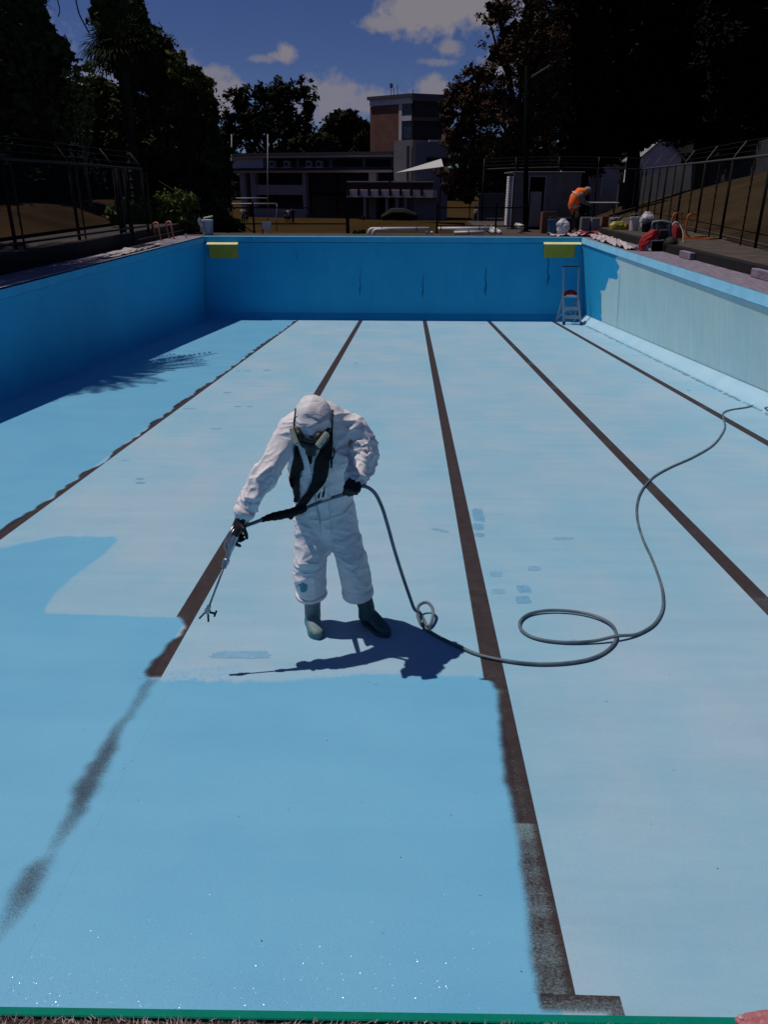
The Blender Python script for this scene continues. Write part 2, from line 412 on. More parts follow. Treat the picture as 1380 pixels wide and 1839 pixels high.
def strip_mesh(name, x0, x1, Y0, Y1, dx, dy, paint, chalk=None, lift=.001):
    xs = np.linspace(x0, x1, max(2, int((x1-x0)/dx)+1)); ys = np.linspace(Y0, Y1, int((Y1-Y0)/dy)+1)
    X, Y = np.meshgrid(xs, ys); V = np.stack([X, Y, zf(Y)+lift], -1).reshape(-1, 3)
    I = np.arange(len(xs)*len(ys)).reshape(len(ys), len(xs))
    F = np.stack([I[:-1, :-1], I[:-1, 1:], I[1:, 1:], I[1:, :-1]], -1).reshape(-1, 4)
    me = np_mesh(name, V, F, True); x, y = V[:, 0], V[:, 1]
    set_attr(me, 'fresh', fresh(x, y)); set_attr(me, 'paint', paint(x, y))
    set_attr(me, 'chalk', chalk(x, y) if chalk is not None else np.full(len(x), .12))
    return me
def pA(x, y):                       # left half oversprayed in scallops
    r = LANES['A']; w = LW*(.66+.46*n3(y*.75)+.22*n1(y*2.1)); w = np.maximum(w, .008)
    w = np.where(y > 12, np.maximum(w, .05), w)
    return smoothst(r-w-.02, r-w+.02, x)
lineB_center = np.array([fl(*p) for p in [(262,1236),(238,1276),(210,1310),(194,1345),(165,1395),(148,1425),(140,1455),(110,1500),(92,1532),(62,1562),(45,1602),(15,1652),(-8,1690),(-40,1750)]])
lineB_w = np.array([38,34,36,46,50,58,48,34,26,58,62,38,24,16])/2/400
lineB_i = np.array([.58,.50,.62,.82,.80,.86,.72,.54,.36,.74,.76,.50,.36,.26])
def pB(x, y):
    r = LANES['B']
    full = smoothst(4.13, 4.16, y)
    # between the two passes: ragged, hugging the masked right edge
    k = np.interp(y, [3.42, 3.50, 3.6, 3.72, 3.80, 3.90, 4.0, 4.1, 4.16], [.55, .95, .90, .62, .66, .30, .26, .5, 1])
    w = LW*(k+.09*n2(y*4)); mid = smoothst(r-w-.03, r-w+.03, x)*smoothst(3.42, 3.46, y)
    o = np.argsort(lineB_center[:, 1]); cy_, cx_ = lineB_center[o, 1], lineB_center[o, 0]
    c = np.interp(y, cy_, cx_); hw = np.interp(y, cy_, lineB_w[o])*(1+.22*n4(y*3.5)); c = c+.006*n2(y*4); it = np.interp(y, cy_, lineB_i[o])
    low = np.exp(-np.abs((x-c)/(hw*.95))**2.6)*it*.92*smoothst(3.47, 3.40, y)
    top = np.where(x > r-.0005, 0, 1)
    return np.maximum(np.maximum(full, mid)*1.0*(x <= r+1e-4), low)
def pC(x, y):
    r = LANES['C']
    k = np.interp(y, [1.55, 1.9, 2.4, 3.0, 3.35, 3.45, 3.5], [1.12, .93, .84, .76, .60, .72, 1.0])
    w = LW*(k+.10*n1(y*1.3)+.05*n2(y*3.1)+.03*n4(y*6)); w = np.where(y > 3.47, LW*1.2, w)
    return np.where(y > 3.49, (x > r-LW*1.01)*1.0, smoothst(r-w-.032, r-w+.032, x))
def cC(x, y):
    r = LANES['C']
    c = np.interp(y, [1.5, 1.75, 2.05, 2.2, 2.36, 2.39, 2.40, 3.4, 3.6], [.52, .46, .60, .52, .74, .82, .20, .18, .1])
    return c*(.35+.65*smoothst(r+.0, r-.045, x))*smoothst(1.5, 1.7, y-.6*(x-r)) + .06 + .16*n3(y*5)
def lane(name, me, label=None):
    o = link(name, me, M_LANE, POOL_FLOOR)
    if label: o['label'] = label
yend = LEN-.22
lane('lane_line', strip_mesh('lane_line', LANES['A']-LW, LANES['A'], 4.9, yend, .012, .025, pA), 'lane line with its left edge oversprayed in scallops')
lane('lane_line', strip_mesh('lane_line', LANES['B']-.62, LANES['B']+.08, 1.3, 3.47, .011, .012, pB, lift=.0003), 'smudged remains of the lane line under fresh paint')
lane('lane_line', strip_mesh('lane_line', LANES['B']-LW, LANES['B'], 3.43, yend, .012, .02, pB), 'lane line running up to the painter')
lane('lane_line', strip_mesh('lane_line', LANES['C']-LW*1.25, LANES['C'], 1.64, 5.5, .008, .010, pC, cC), 'near part of the middle lane line, chalky and oversprayed')
lane('lane_line', strip_mesh('lane_line', LANES['C']-LW, LANES['C'], 5.5, yend, .03, .3, lambda x, y: np.ones_like(x)))
for k in 'DE':
    lane('lane_line', strip_mesh('lane_line', LANES[k]-LW, LANES[k], 1.0, yend, .03, .25, lambda x, y: np.ones_like(x), lambda x, y: .18+.22*mirror_noise(ord(k))(y*1.7)))
lane('lane_line_end', strip_mesh('lane_line_end', LANES['C']-LW*1.2, .705, 1.56, 1.64, .006, .006,
     lambda x, y: smoothst(.425, .46, x)*np.maximum(smoothst(1.562, 1.60, y), smoothst(.62, .68, x)), lambda x, y: .62-.25*smoothst(1.6, 1.64, y)), 'crossbar at the near end of the middle lane line')
# ---- old blue paint patches (footprint-sized), thin sheets
M_PATCH = mat('patch_blue', (.15, .36, .545), .7, .12, 30)
M_PATCH2 = mat('patch_blue_pale', (.19, .395, .565), .7, .1, 30)
def patch(px, py, wpx, hpx, shape='blob', M=None, rot=0):
    c = fl(px, py); cr = fl(px+wpx/2, py); ct = fl(px, py-hpx/2)
    rx = cr[0]-c[0]; ry = ct[1]-c[1]; r = random.Random(int(px*7+py)); P = []
    n = 26
    for i in range(n):
        t = 2*math.pi*i/n
        if shape == 'rect':
            q = max(abs(math.cos(t)), abs(math.sin(t))); k = min(1/q, 1.24)
        elif shape == 'fish': k = .55+.45*abs(math.cos(t))**3
        else: k = 1
        k *= 1+r.uniform(-.13, .13)
        x = rx*k*math.cos(t); y = ry*k*math.sin(t)+rot*x
        P.append((c[0]+x, c[1]+y, zf(c[1]+y)+.0012))
    mb = MB(); mb.add(P, [tuple(range(n))]); link('paint_patch', mb.mesh('paint_patch'), M or M_PATCH, POOL_FLOOR)
for a in [(860,925,20,22,'rect'),(859,946,20,11,'rect'),(862,961,20,8,'blob'),(790,952,34,9,'fish',M_PATCH2,-.5),(1013,967,40,9,'fish',M_PATCH2,.1),
          (891,1031,21,8,'rect',M_PATCH2),(960,1021,23,8,'rect',M_PATCH2,.1),(895,1062,24,9,'rect',M_PATCH2),(941,1058,25,12,'rect'),(940,1077,27,13,'rect',None,.12),
          (432,1176,104,13,'rect',M_PATCH2,.02),(251,860,16,3,'blob'),(252,867,18,4,'blob'),(388,770,24,3,'fish'),(340,734,24,2.5,'fish'),
          (427,730,12,2,'blob'),(448,730,10,2,'blob'),(408,705,14,2.5,'blob'),(225,827,16,2,'fish'),(480,665,14,2,'blob'),(1238,701,6,3,'blob'),
          (445,666,10,1.6,'blob'),(428,666,8,1.6,'blob'),(640,652,9,1.5,'blob'),(1030,1150,9,3,'blob',M_PATCH2),(675,1228,9,3,'blob',M_PATCH2)]:
    patch(*a)
# small raised drips and grit on the fresh coat
M_GRIT = mat('grit', (.06, .075, .09), .7)
mb = MB()
for (px, py) in [(862,1608),(865,1609),(937,1745),(162,1218),(222,1380),(225,1373),(219,1386),(248,1437),(66,1538),(310,1210),(34,1785),(62,1662),(300,1120),(588,1330),(420,1270),(650,1440),(720,1540),(470,1690),(150,1310),(1170,1480),(1090,1260),(1240,1390),(1290,1560),(1320,1300)]:
    c = fl(px, py); s = random.uniform(.0012, .0026)
    mb.ball((c[0], c[1], c[2]+s*.4), (s*1.6, s, s*.7), 6, 4)
g = structure('paint_grit', mb, M_GRIT, parent=POOL_FLOOR); g['kind'] = 'stuff'

# wet coat glints: tiny facets added and tilted to flash the sun back
M_GLINT = mat('glint_facet_paint', (.17, .48, .71), .19, .05, 10, spec=.5)
mb = MB(); rd = np.random.default_rng(77)
for k in range(1900):
    if k < 1500: c = fl(rd.normal(560, 270), 1812-abs(rd.normal(0, 75)))
    elif k < 2100: c = fl(rd.normal(80, 70), 1806-abs(rd.normal(0, 40)))
    else: c = fl(rd.uniform(20, 960), rd.uniform(1480, 1810))
    if not (-1.4 < c[0] < .40) or c[1] < nearY(c[0])+.02: continue
    nn = np.array([rd.normal(-.13, .13), rd.normal(-.21, .13), .93]); nn /= np.linalg.norm(nn); s_ = rd.uniform(.0005, .0012)
    u = np.cross(nn, (rd.normal(), rd.normal(), .1)); u /= np.linalg.norm(u); v = np.cross(nn, u); z_ = np.array([c[0], c[1], zf(c[1])+.0009])
    mb.quad(z_-u*s_-v*s_*.7, z_+u*s_-v*s_*.7, z_+u*s_+v*s_*.7, z_-u*s_+v*s_*.7)
o = structure('glint_facets', mb, M_GLINT, parent=POOL_FLOOR); o['kind'] = 'stuff'
# ---- walls
def wall_material(name, right=False):
    M = bpy.data.materials.new(name); M.use_nodes = True; nt = M.node_tree; N = nt.nodes; L = nt.links; b = N['Principled BSDF']
    _, _, noise, ramp, mix = paint_nodes(nt)
    blue = ramp(noise(1.2, (1, 1, 1), 5), (.016, .36, .66), (.024, .40, .70))
    blue = mix(.6, blue, ramp(noise(60, (1, 1, 1), 4, .7), (.82, .86, .90), (1.0, 1.0, 1.0)), 'MULTIPLY')
    blue = mix(.55, blue, ramp(noise(2.2, (2.5, 2.5, .3), 6, .65), (.80, .86, .90), (1.0, 1.0, 1.0)), 'MULTIPLY')
    c = blue
    if right:
        pale = ramp(noise(1.1, (1, 1, .5), 6, .6), (.51, .79, .85), (.65, .85, .87))
        pale = mix(.5, pale, ramp(noise(40, (1, 1, 1), 4), (.85, .87, .88), (1.0, 1.0, 1.0)), 'MULTIPLY')
        pale = mix(.5, pale, ramp(noise(3, (1, 3, .35), 5, .6), (.80, .80, .72), (1.0, 1.0, 1.0)), 'MULTIPLY')
        at = N.new('ShaderNodeAttribute'); at.attribute_name = 'fresh'
        f = N.new('ShaderNodeMath'); f.operation = 'MULTIPLY_ADD'; L.new(noise(7, (1, 1, 1), 5), f.inputs[0]); f.inputs[1].default_value = .22
        s = N.new('ShaderNodeMath'); s.operation = 'SUBTRACT'; L.new(at.outputs['Fac'], s.inputs[0]); s.inputs[1].default_value = .11; L.new(s.outputs[0], f.inputs[2])
        r = N.new('ShaderNodeMapRange'); L.new(f.outputs[0], r.inputs[0]); r.inputs[1].default_value = .4; r.inputs[2].default_value = .6
        c = mix(r.outputs[0], pale, blue)
        # greenish tide line under the coping band
        td = N.new('ShaderNodeAttribute'); td.attribute_name = 'tide'
        c = mix(td.outputs['Fac'], c, (.56, .58, .47))
    L.new(c, b.inputs['Base Color']); b.inputs['Roughness'].default_value = .6; b.inputs['Specular IOR Level'].default_value = .2
    bp = N.new('ShaderNodeBump'); bp.inputs['Strength'].default_value = .25; bp.inputs['Distance'].default_value = .008
    L.new(noise(35, (1, 1, 1), 4, .6), bp.inputs['Height']); L.new(bp.outputs[0], b.inputs['Normal'])
    return M
M_WALL = wall_material('pool_wall_blue'); M_WALLR = wall_material('pool_wall_right_paint', True)
M_BAND = mat('coping_band_blue', (.29, .64, .87), .6, .1, 3, .2)
M_BANDS = mat('coping_band_deep_blue', (.03, .37, .65), .6, .08, 3, .2)
M_COVE = mat('cove_paint', (.34, .58, .74), .6, .10, 2.2, .2, col2=(.42, .62, .75))
def profile_sheet(name, prof, Ys, along='Y', material=None, attr=None, sub=24):
    """prof(Y) -> list of (X, z); sheet along Y"""
    rows = []
    for Y in Ys:
        P = np.array(prof(Y)); d = np.concatenate([[0], np.cumsum(np.linalg.norm(np.diff(P, axis=0), axis=1))])
        t = np.linspace(0, d[-1], sub) if sub else d
        rows.append(np.stack([np.interp(t, d, P[:, 0]), np.full(len(t), Y), np.interp(t, d, P[:, 1])], -1))
    V = np.array(rows); n, k = V.shape[:2]; V = V.reshape(-1, 3)
    I = np.arange(n*k).reshape(n, k); F = np.stack([I[:-1, :-1], I[:-1, 1:], I[1:, 1:], I[1:, :-1]], -1).reshape(-1, 4)
    me = np_mesh(name, V, F, True)
    if attr: attr(me, V)
    return me
ysw = np.arange(.3, LEN+.01, .12)
def attrR(me, V):
    y, z = V[:, 1], V[:, 2]; h = z-zf(y)
    f = np.maximum(smoothst(18.9, 19.35, y+.15*n1(z*3))*smoothst(.98, 1.04, h-.35*smoothst(20.6, 20.0, y)+.02*n2(y*5)), smoothst(20.75, 21.15, y+.12*n2(z*5)))
    f = np.maximum(f, .42*smoothst(.42, .15, h)*smoothst(14.5, 17, y)*smoothst(21, 19, y))
    set_attr(me, 'fresh', f); set_attr(me, 'tide', .18*smoothst(-.62, -.22, z)*smoothst(20, 16, y))
me = profile_sheet('pool_wall_right', lambda Y: [(4.955, -.172), (5.22, zf(Y)+.20)], ysw, attr=attrR)
w = link('pool_wall_right', me, M_WALLR); w['kind'] = 'structure'; WALL_R = w
me = profile_sheet('coping_band', lambda Y: [(XR, .0), (XR-.004, -.155), (4.955, -.160), (4.962, -.18)], ysw, sub=0); me.polygons.foreach_set('use_smooth', [False]*len(me.polygons)); link('coping_band', me, M_BAND, WALL_R)
def cove(Y):
    b = zf(Y); P = []
    for i in range(9):
        a = math.pi/2*i/8; P.append((5.215-.17*math.sin(a)**1.2*1.0-.01, b+.205*(1-math.sin(a))**.8+.003))
    P.append((5.0, b+.002)); return P
me = profile_sheet('cove', cove, ysw, sub=0); link('cove', me, M_COVE, WALL_R)
# blotchy old blue along the foot of the cove
M_STAIN = mat('cove_stain', (.14, .33, .42), .7, .3, 6)
mb = MB(); r = random.Random(5); y = 9.6; prev = None
while y < 21.8:
    wd = .018+.07*abs(n2(y*2.3))*(1 if y > 12 else .6)
    x0 = 5.03+.02*n1(y*3); a = (x0-wd, y, zf(y)+.0065); b_ = (x0+wd*.4, y, zf(y)+.0115)
    if prev and not (.45 < (y*1.37) % 1 < .55): mb.quad(prev[0], prev[1], b_, a)
    prev = (a, b_); y += .09
link('stain', mb.mesh('stain'), M_STAIN, WALL_R)
me = profile_sheet('pool_wall_left', lambda Y: [(XL-.02, -.172), (-6.10, zf(Y)+.14), (-6.07, zf(Y)+.05), (-5.98, zf(Y)-.01)], ysw, sub=14)
w = link('pool_wall_left', me, M_WALL); w['kind'] = 'structure'; WALL_L = w
me = profile_sheet('coping_band', lambda Y: [(XL, 0), (XL, -.155), (XL-.02, -.16), (XL-.03, -.18)], ysw, sub=0); me.polygons.foreach_set('use_smooth', [False]*len(me.polygons)); link('coping_band', me, M_BANDS, WALL_L)
mb = MB(); zb = zf(LEN)
xsf = np.linspace(-6.2, 5.3, 60)
V = np.array([[(x, LEN+.015, z) for x in xsf] for z in np.linspace(-.172, zb-.02, 16)]); V = V.reshape(-1, 3)
I = np.arange(16*60).reshape(16, 60); me = np_mesh('pool_wall_far', V, np.stack([I[:-1, :-1], I[1:, :-1], I[1:, 1:], I[:-1, 1:]], -1).reshape(-1, 4), True)
w = link('pool_wall_far', me, M_WALL); w['kind'] = 'structure'; WALL_F = w
mb = MB(); mb.box(XL-.2, XR+.3, LEN, LEN+.10, -.158, -.002); link('coping_band', mb.mesh('coping_band', bevel=.008), M_BANDS, WALL_F)
mb = MB()
for i in range(7):
    a0, a1 = math.pi/2*i/7, math.pi/2*(i+1)/7
    q = [(LEN+.02-.2*math.sin(a), zf(LEN)+.2*(1-math.cos(math.pi/2-a))+.004) for a in (a0, a1)]
    mb.quad((-6.1, q[0][0], q[0][1]), (5.25, q[0][0], q[0][1]), (5.25, q[1][0], q[1][1]), (-6.1, q[1][0], q[1][1]))
link('cove', mb.mesh('cove', smooth=True), M_WALL, WALL_F)
# rust and damp streaks on the far wall, cracks on the right wall
M_CRACK = mat('damp_streak', (.012, .075, .17), .8, .3, 20)
M_CRACK2 = mat('damp_streak_pale', (.16, .27, .33), .8, .2, 20)
def streak(parent, pts, widths, M, off):
    mb = MB()
    for (a, b, wa, wb) in zip(pts[:-1], pts[1:], widths[:-1], widths[1:]):
        mb.quad(a-off*wa, a+off*wa, b+off*wb, b-off*wb)
    link('streak', mb.mesh('streak'), M, parent)
for (px, y0, y1, wpx) in [(647,482,532,2),(760,494,534,3),(873,480,530,3.5),(985,462,512,3.5),(533,452,466,1.5)]:
    P = [yat(px+1.2*math.sin(i*1.9+px), y, LEN+.006) for i, y in enumerate(np.linspace(y0, y1, 8))]
    W = [wpx/2/62*k*.8 for k in (.3, .5, .35, .6, .5, 1, .8, .2)]
    streak(WALL_F, P, W, M_CRACK, np.array([1, 0, 0]))
for (px, y0, y1, wpx) in [(1083,498,576,1.2),(1114,490,590,1.5),(1073,553,577,2.5)]:
    P = []
    for i, y in enumerate(np.linspace(y0, y1, 8)):
        z = -.3; q = None
        for _ in range(12):
            X = 4.947+(.262)*(z+.172)/(zf(20)+.2+.172); d = vray(px-(y-y0)*.06, y); q = CAM+d*(X/d[0]); z = q[2]
        P.append(q)
    streak(WALL_R, P, [wpx/2/60*k for k in (.3, 1, .7, 1, .8, 1, .7, .3)], M_CRACK2, np.array([0, 1, 0]))

# yellow boards fixed to the far wall
M_YEL = mat('yellow_board', (.40, .33, .03), .65, .12, 6, .1, col2=(.46, .38, .05))
M_YELT = mat('sunlit_yellow_edge', (.72, .72, .42), .6, .08, 6)  # pale tone for the sunlit top, on a ledge sloped to catch sun
for (x0, x1, z0, z1, lab, ext) in [(-5.83, -4.93, -.60, -.22, 'olive yellow board with sunlit-coloured top edge at the left end of the far pool wall', 0),
                              (3.86, 4.80, -.55, -.185, 'olive yellow board with sunlit-coloured top edge above the step ladder', .11)]:
    t = Thing('wall_board', lab, 'board', ((x0+x1)/2, LEN-.06, z0), 'yellow boards on the far wall')
    t.part('panel', MB().box(x0+.03, x1-.03, LEN-.05, LEN+.01, z0, z1-.002), M_YEL, bevel=.006)
    t.part('top_ledge', MB().add([(x0,LEN-.16,z1),(x1+ext,LEN-.16,z1),(x1+ext,LEN+.01,z1),(x0,LEN+.01,z1),(x0,LEN-.155,z1+.012),(x1+ext,LEN-.155,z1+.012),(x1+ext,LEN-.03,z1+.055),(x0,LEN-.03,z1+.055)], [(0,3,2,1),(4,5,6,7),(0,1,5,4),(1,2,6,5),(2,3,7,6),(3,0,4,7)]), M_YELT)

# near wall, green rim strip
M_GREEN = mat('green_rim', (.0, .19, .135), .7, .08, 12, .1, spec=.08)
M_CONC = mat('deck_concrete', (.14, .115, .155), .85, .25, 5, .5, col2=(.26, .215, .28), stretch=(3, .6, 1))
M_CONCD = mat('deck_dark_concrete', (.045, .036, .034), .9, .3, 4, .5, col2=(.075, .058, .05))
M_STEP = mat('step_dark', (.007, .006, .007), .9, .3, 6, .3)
mb = MB(); mb.add([(-6.2, nearY(-6.2)-.03, -.04), (5.4, nearY(5.4)-.03, -.04), (5.4, nearY(5.4)-.03, -1.2), (-6.2, nearY(-6.2)-.03, -1.2)], [(0, 1, 2, 3)])
structure('pool_wall_near', mb, M_WALL)
def skew(mb): mb.v = [(x, y+.0171*x, z) for x, y, z in mb.v]; return mb
mb = skew(MB().box(-6.1, 5.2, .9165-.0165, .9165, -.03, .001)); structure('rim_strip', mb, M_GREEN, bevel=.002)
mb = MB().box(XL-.03, XL, .9, LEN, -.03, .004); structure('rim_strip', mb, mat('rim_pale', (.30, .42, .52), .7, .15, 8), bevel=.004)
mb = MB().box(XR, XR+.03, .9, LEN, -.03, .004); structure('rim_strip', mb, mat('rim_teal', (.06, .22, .27), .7, .15, 8), bevel=.004)
mb = MB().box(XL-.03, XR+.03, LEN+.1, LEN+.14, -.03, .004); structure('rim_strip', mb, MATS['rim_pale'], bevel=.004)

# ================================================================== GROUND AND DECKS
M_FIELD = mat('dry_grass', (.034, .020, .007), .95, .25, .25, .5, col2=(.050, .030, .011), bscale=30, spec=.02)
M_BANK = mat('bank_dry_grass', (.026, .0175, .010), .95, .35, .6, .8, col2=(.046, .031, .017), bscale=14, spec=.02)
M_SOIL = mat('bare_soil', (.019, .0115, .0065), .95, .3, .5, .8, col2=(.042, .0255, .014), bscale=9, spec=.02)
structure('field', MB().quad((-2500, -300, -2.9), (2500, -300, -2.9), (2500, 3500, -2.9), (-2500, 3500, -2.9)), M_FIELD)
S = structure
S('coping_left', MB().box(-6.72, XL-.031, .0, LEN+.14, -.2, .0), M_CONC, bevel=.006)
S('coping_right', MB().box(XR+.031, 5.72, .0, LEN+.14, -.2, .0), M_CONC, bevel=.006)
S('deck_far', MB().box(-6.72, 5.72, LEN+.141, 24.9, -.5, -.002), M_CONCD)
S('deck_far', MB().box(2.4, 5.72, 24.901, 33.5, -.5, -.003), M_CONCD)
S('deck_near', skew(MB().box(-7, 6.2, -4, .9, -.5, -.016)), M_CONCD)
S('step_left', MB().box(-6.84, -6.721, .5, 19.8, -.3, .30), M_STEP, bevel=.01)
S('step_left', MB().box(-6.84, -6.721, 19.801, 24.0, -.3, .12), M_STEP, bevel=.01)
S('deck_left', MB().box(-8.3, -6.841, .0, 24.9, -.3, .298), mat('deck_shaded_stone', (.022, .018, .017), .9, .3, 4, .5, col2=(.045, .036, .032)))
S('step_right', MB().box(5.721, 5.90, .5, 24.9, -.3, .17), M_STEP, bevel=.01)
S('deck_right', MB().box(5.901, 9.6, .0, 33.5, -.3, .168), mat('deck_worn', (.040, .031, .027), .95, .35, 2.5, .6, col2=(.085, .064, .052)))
# pale concrete blocks let into the right kerb
for (y0, y1) in [(16.1, 16.75), (12.35, 13.15)]:
    S('kerb_block', MB().box(5.60, 5.715, y0, y1, .001, .14), MATS['deck_concrete'], bevel=.012)
# terrain as height field, left and right of the pool
def fenceR(Y): return 7.2+(Y-16.8)*.115
def ground_h(X, Y):
    X = np.asarray(X, float); Y = np.asarray(Y, float)
    left = .26+smoothst(-7.7, -10.4, X)*.62+smoothst(-10.4, -20, X)*.9
    left = left-(left+2.95)*smoothst(28, 52, Y)
    fx = fenceR(np.clip(Y, 0, 33))+.15
    top = np.clip(2.0-.083*(Y-37), -2.95, 3.0); base = .14-3.1*smoothst(31, 75, Y)
    t = np.clip((X-fx)/(16-fx), 0, 1)
    right = base+(top-base)*t+.02*np.maximum(X-16, 0)
    right = np.where(Y > 60, right-(right+2.95)*smoothst(66, 92, Y), right)
    return np.where(X < 0, left, right)
def terrain(name, x0, x1, y0, y1, st, material):
    xs = np.arange(x0, x1+.01, st); ys = np.arange(y0, y1+.01, st); X, Y = np.meshgrid(xs, ys); Z = ground_h(X, Y)
    Z = Z+.03*np.sin(X*1.7+Y*.9)*np.sin(Y*1.3-X*.4)*(np.abs(X) > 9)
    V = np.stack([X, Y, Z], -1).reshape(-1, 3); I = np.arange(V.shape[0]).reshape(len(ys), len(xs))
    o = link(name, np_mesh(name, V, np.stack([I[:-1, :-1], I[:-1, 1:], I[1:, 1:], I[1:, :-1]], -1).reshape(-1, 4), True), material); o['kind'] = 'structure'
terrain('bank_left', -60, -8.2, -6, 56, .6, M_SOIL)
terrain('bank_right', 6.6, 70, -6, 95, .6, M_BANK)
# ================================================================== THE PAINTER
M_SUIT = mat('white_coverall', (.74, .705, .74), .55, .04, 9, .6, spec=.2, ridged=4.6)
M_HOOD = mat('hood_white', (.72, .69, .73), .55, .04, 14, .5, spec=.2, ridged=7)
M_BLACK = mat('black_cloth', (.006, .006, .009), .85, .3, 20, .4)
M_GLOVE = mat('black_glove', (.009, .009, .012), .5, .3, 30, .3)
M_BOOT = mat('rubber_boot', (.10, .19, .22), .55, .2, 10, .15, col2=(.20, .245, .255))
M_BOOT_SHADED = mat('rubber_boot_shaded', (.040, .085, .10), .6, .2, 10, .15)  # darker copy of the boot rubber, its shade put into the colour
M_SOLE = mat('boot_sole_paint', (.035, .16, .22), .6, .3, 12, .2)
M_MASK = mat('respirator_rubber', (.022, .026, .026), .5, .3, 12)
M_CART = mat('filter_cartridge', (.36, .37, .31), .6, .1, 10)
M_SKIN = mat('skin', (.45, .22, .17), .6, .1, 12)
M_STEEL = mat('worn_steel', (.42, .44, .47), .35, .15, 20, metal=.85)
M_HOSE = mat('grey_hose', (.050, .085, .115), .5, .25, 7, .1, spec=.4, col2=(.15, .19, .22))
M_LANCE = mat('lance_tube', (.16, .21, .25), .35, .2, 18, metal=.6)
def hp(x, Y, h): return np.array([x, Y, zf(Y)+h])

PB = hp(-.42, 4.0, 0.0)
painter = Thing('person', 'painter in a white hooded coverall, respirator and gumboots spraying the pool floor', 'person', PB)
# continuous body (under the clothes)
bd = MB()
bd.tube([hp(-.475,4.12,.70), hp(-.48,4.11,.9), hp(-.485,4.04,1.12), hp(-.48,3.97,1.27), hp(-.475,3.92,1.36)], [.13,.13,.135,.15,.12], 16, [.10,.10,.11,.11,.09], side=(1,0,0), round_=True)
bd.tube([hp(-.475,3.93,1.33), hp(-.478,3.84,1.385)], [.055,.052], 12, round_=True)
bd.ball(hp(-.479,3.768,1.385), (.074,.092,.098), 18, 12)
bd.tube([hp(-.481,3.70,1.33), hp(-.481,3.665,1.315)], [.018,.011], 8, round_=True)       # nose
for s in (-1, 1): bd.ball(hp(-.479+s*.076,3.80,1.385), (.012,.022,.03), 8, 6)            # ears
for (a, b, c, d) in [((-.60,3.95,1.28), (-.75,3.78,1.09), (-.865,3.705,.885), .0), ((-.34,3.96,1.31), (-.235,3.91,1.16), (-.268,3.785,1.065), 0)]:
    bd.tube([hp(*a), (hp(*a)+hp(*b))/2, hp(*b), (hp(*b)+hp(*c))/2, hp(*c)], [.055,.048,.041,.038,.028], 12, round_=True)
for (a, b, c) in [((-.545,4.12,.72), (-.557,4.04,.45), (-.562,4.07,.08)), ((-.41,4.12,.72), (-.312,4.04,.45), (-.24,4.09,.08))]:
    bd.tube([hp(*a), (hp(*a)+hp(*b))/2, hp(*b), (hp(*b)+hp(*c))/2, hp(*c)], [.08,.072,.050,.034,.030], 12, round_=True)
painter.part('body', (lambda me: (me.transform(Matrix.Translation(-Vector(PB))), me)[1])(remesh(bd, .014, 3)), M_SKIN)

# ---- coverall
cv = MB(); SXv = (1, 0, 0)
cv.tube([hp(-.472,4.115,.565), hp(-.475,4.125,.64), hp(-.476,4.13,.74), hp(-.48,4.12,.86), hp(-.488,4.09,.98), hp(-.487,4.045,1.10), hp(-.478,3.985,1.22), hp(-.466,3.955,1.315), hp(-.455,3.93,1.39)],
        [.075,.145,.178,.182,.184,.194,.205,.20,.13], 28, [.085,.125,.145,.150,.148,.152,.150,.125,.085], side=SXv, round_=True)
cv.tube([hp(-.46,3.945,1.34), hp(-.468,3.885,1.39), hp(-.476,3.83,1.40)], [.105,.085,.082], 18, side=SXv, round_=True)
LEGR = [hp(-.562,4.125,.80), hp(-.562,4.10,.62), hp(-.563,4.055,.47), hp(-.570,4.06,.34), hp(-.570,4.07,.255), hp(-.566,4.078,.20)]
LEGL = [hp(-.398,4.125,.80), hp(-.362,4.10,.62), hp(-.318,4.055,.48), hp(-.300,4.065,.36), hp(-.288,4.08,.27), hp(-.283,4.085,.225)]
cv.tube(LEGR, [.108,.102,.096,.097,.094,.066], 22, [.118,.112,.108,.108,.102,.07], side=SXv)
cv.tube(LEGL, [.108,.100,.093,.091,.092,.090], 22, [.118,.112,.108,.104,.102,.098], side=SXv)
ARMR = [hp(-.585,3.955,1.315), hp(-.655,3.90,1.245), hp(-.705,3.83,1.16), hp(-.760,3.770,1.075), hp(-.812,3.735,.985), hp(-.852,3.712,.915), hp(-.868,3.703,.885)]
ARML = [hp(-.355,3.965,1.335), hp(-.285,3.965,1.305), hp(-.242,3.95,1.245), hp(-.226,3.912,1.165), hp(-.243,3.858,1.11), hp(-.262,3.80,1.075), hp(-.268,3.782,1.065)]
cv.tube(ARMR, [.093,.082,.071,.064,.058,.053,.045], 20, round_=True)
cv.tube(ARML, [.082,.077,.073,.072,.063,.056,.047], 20, round_=True)
me = remesh(cv, .0078, 10, .5)
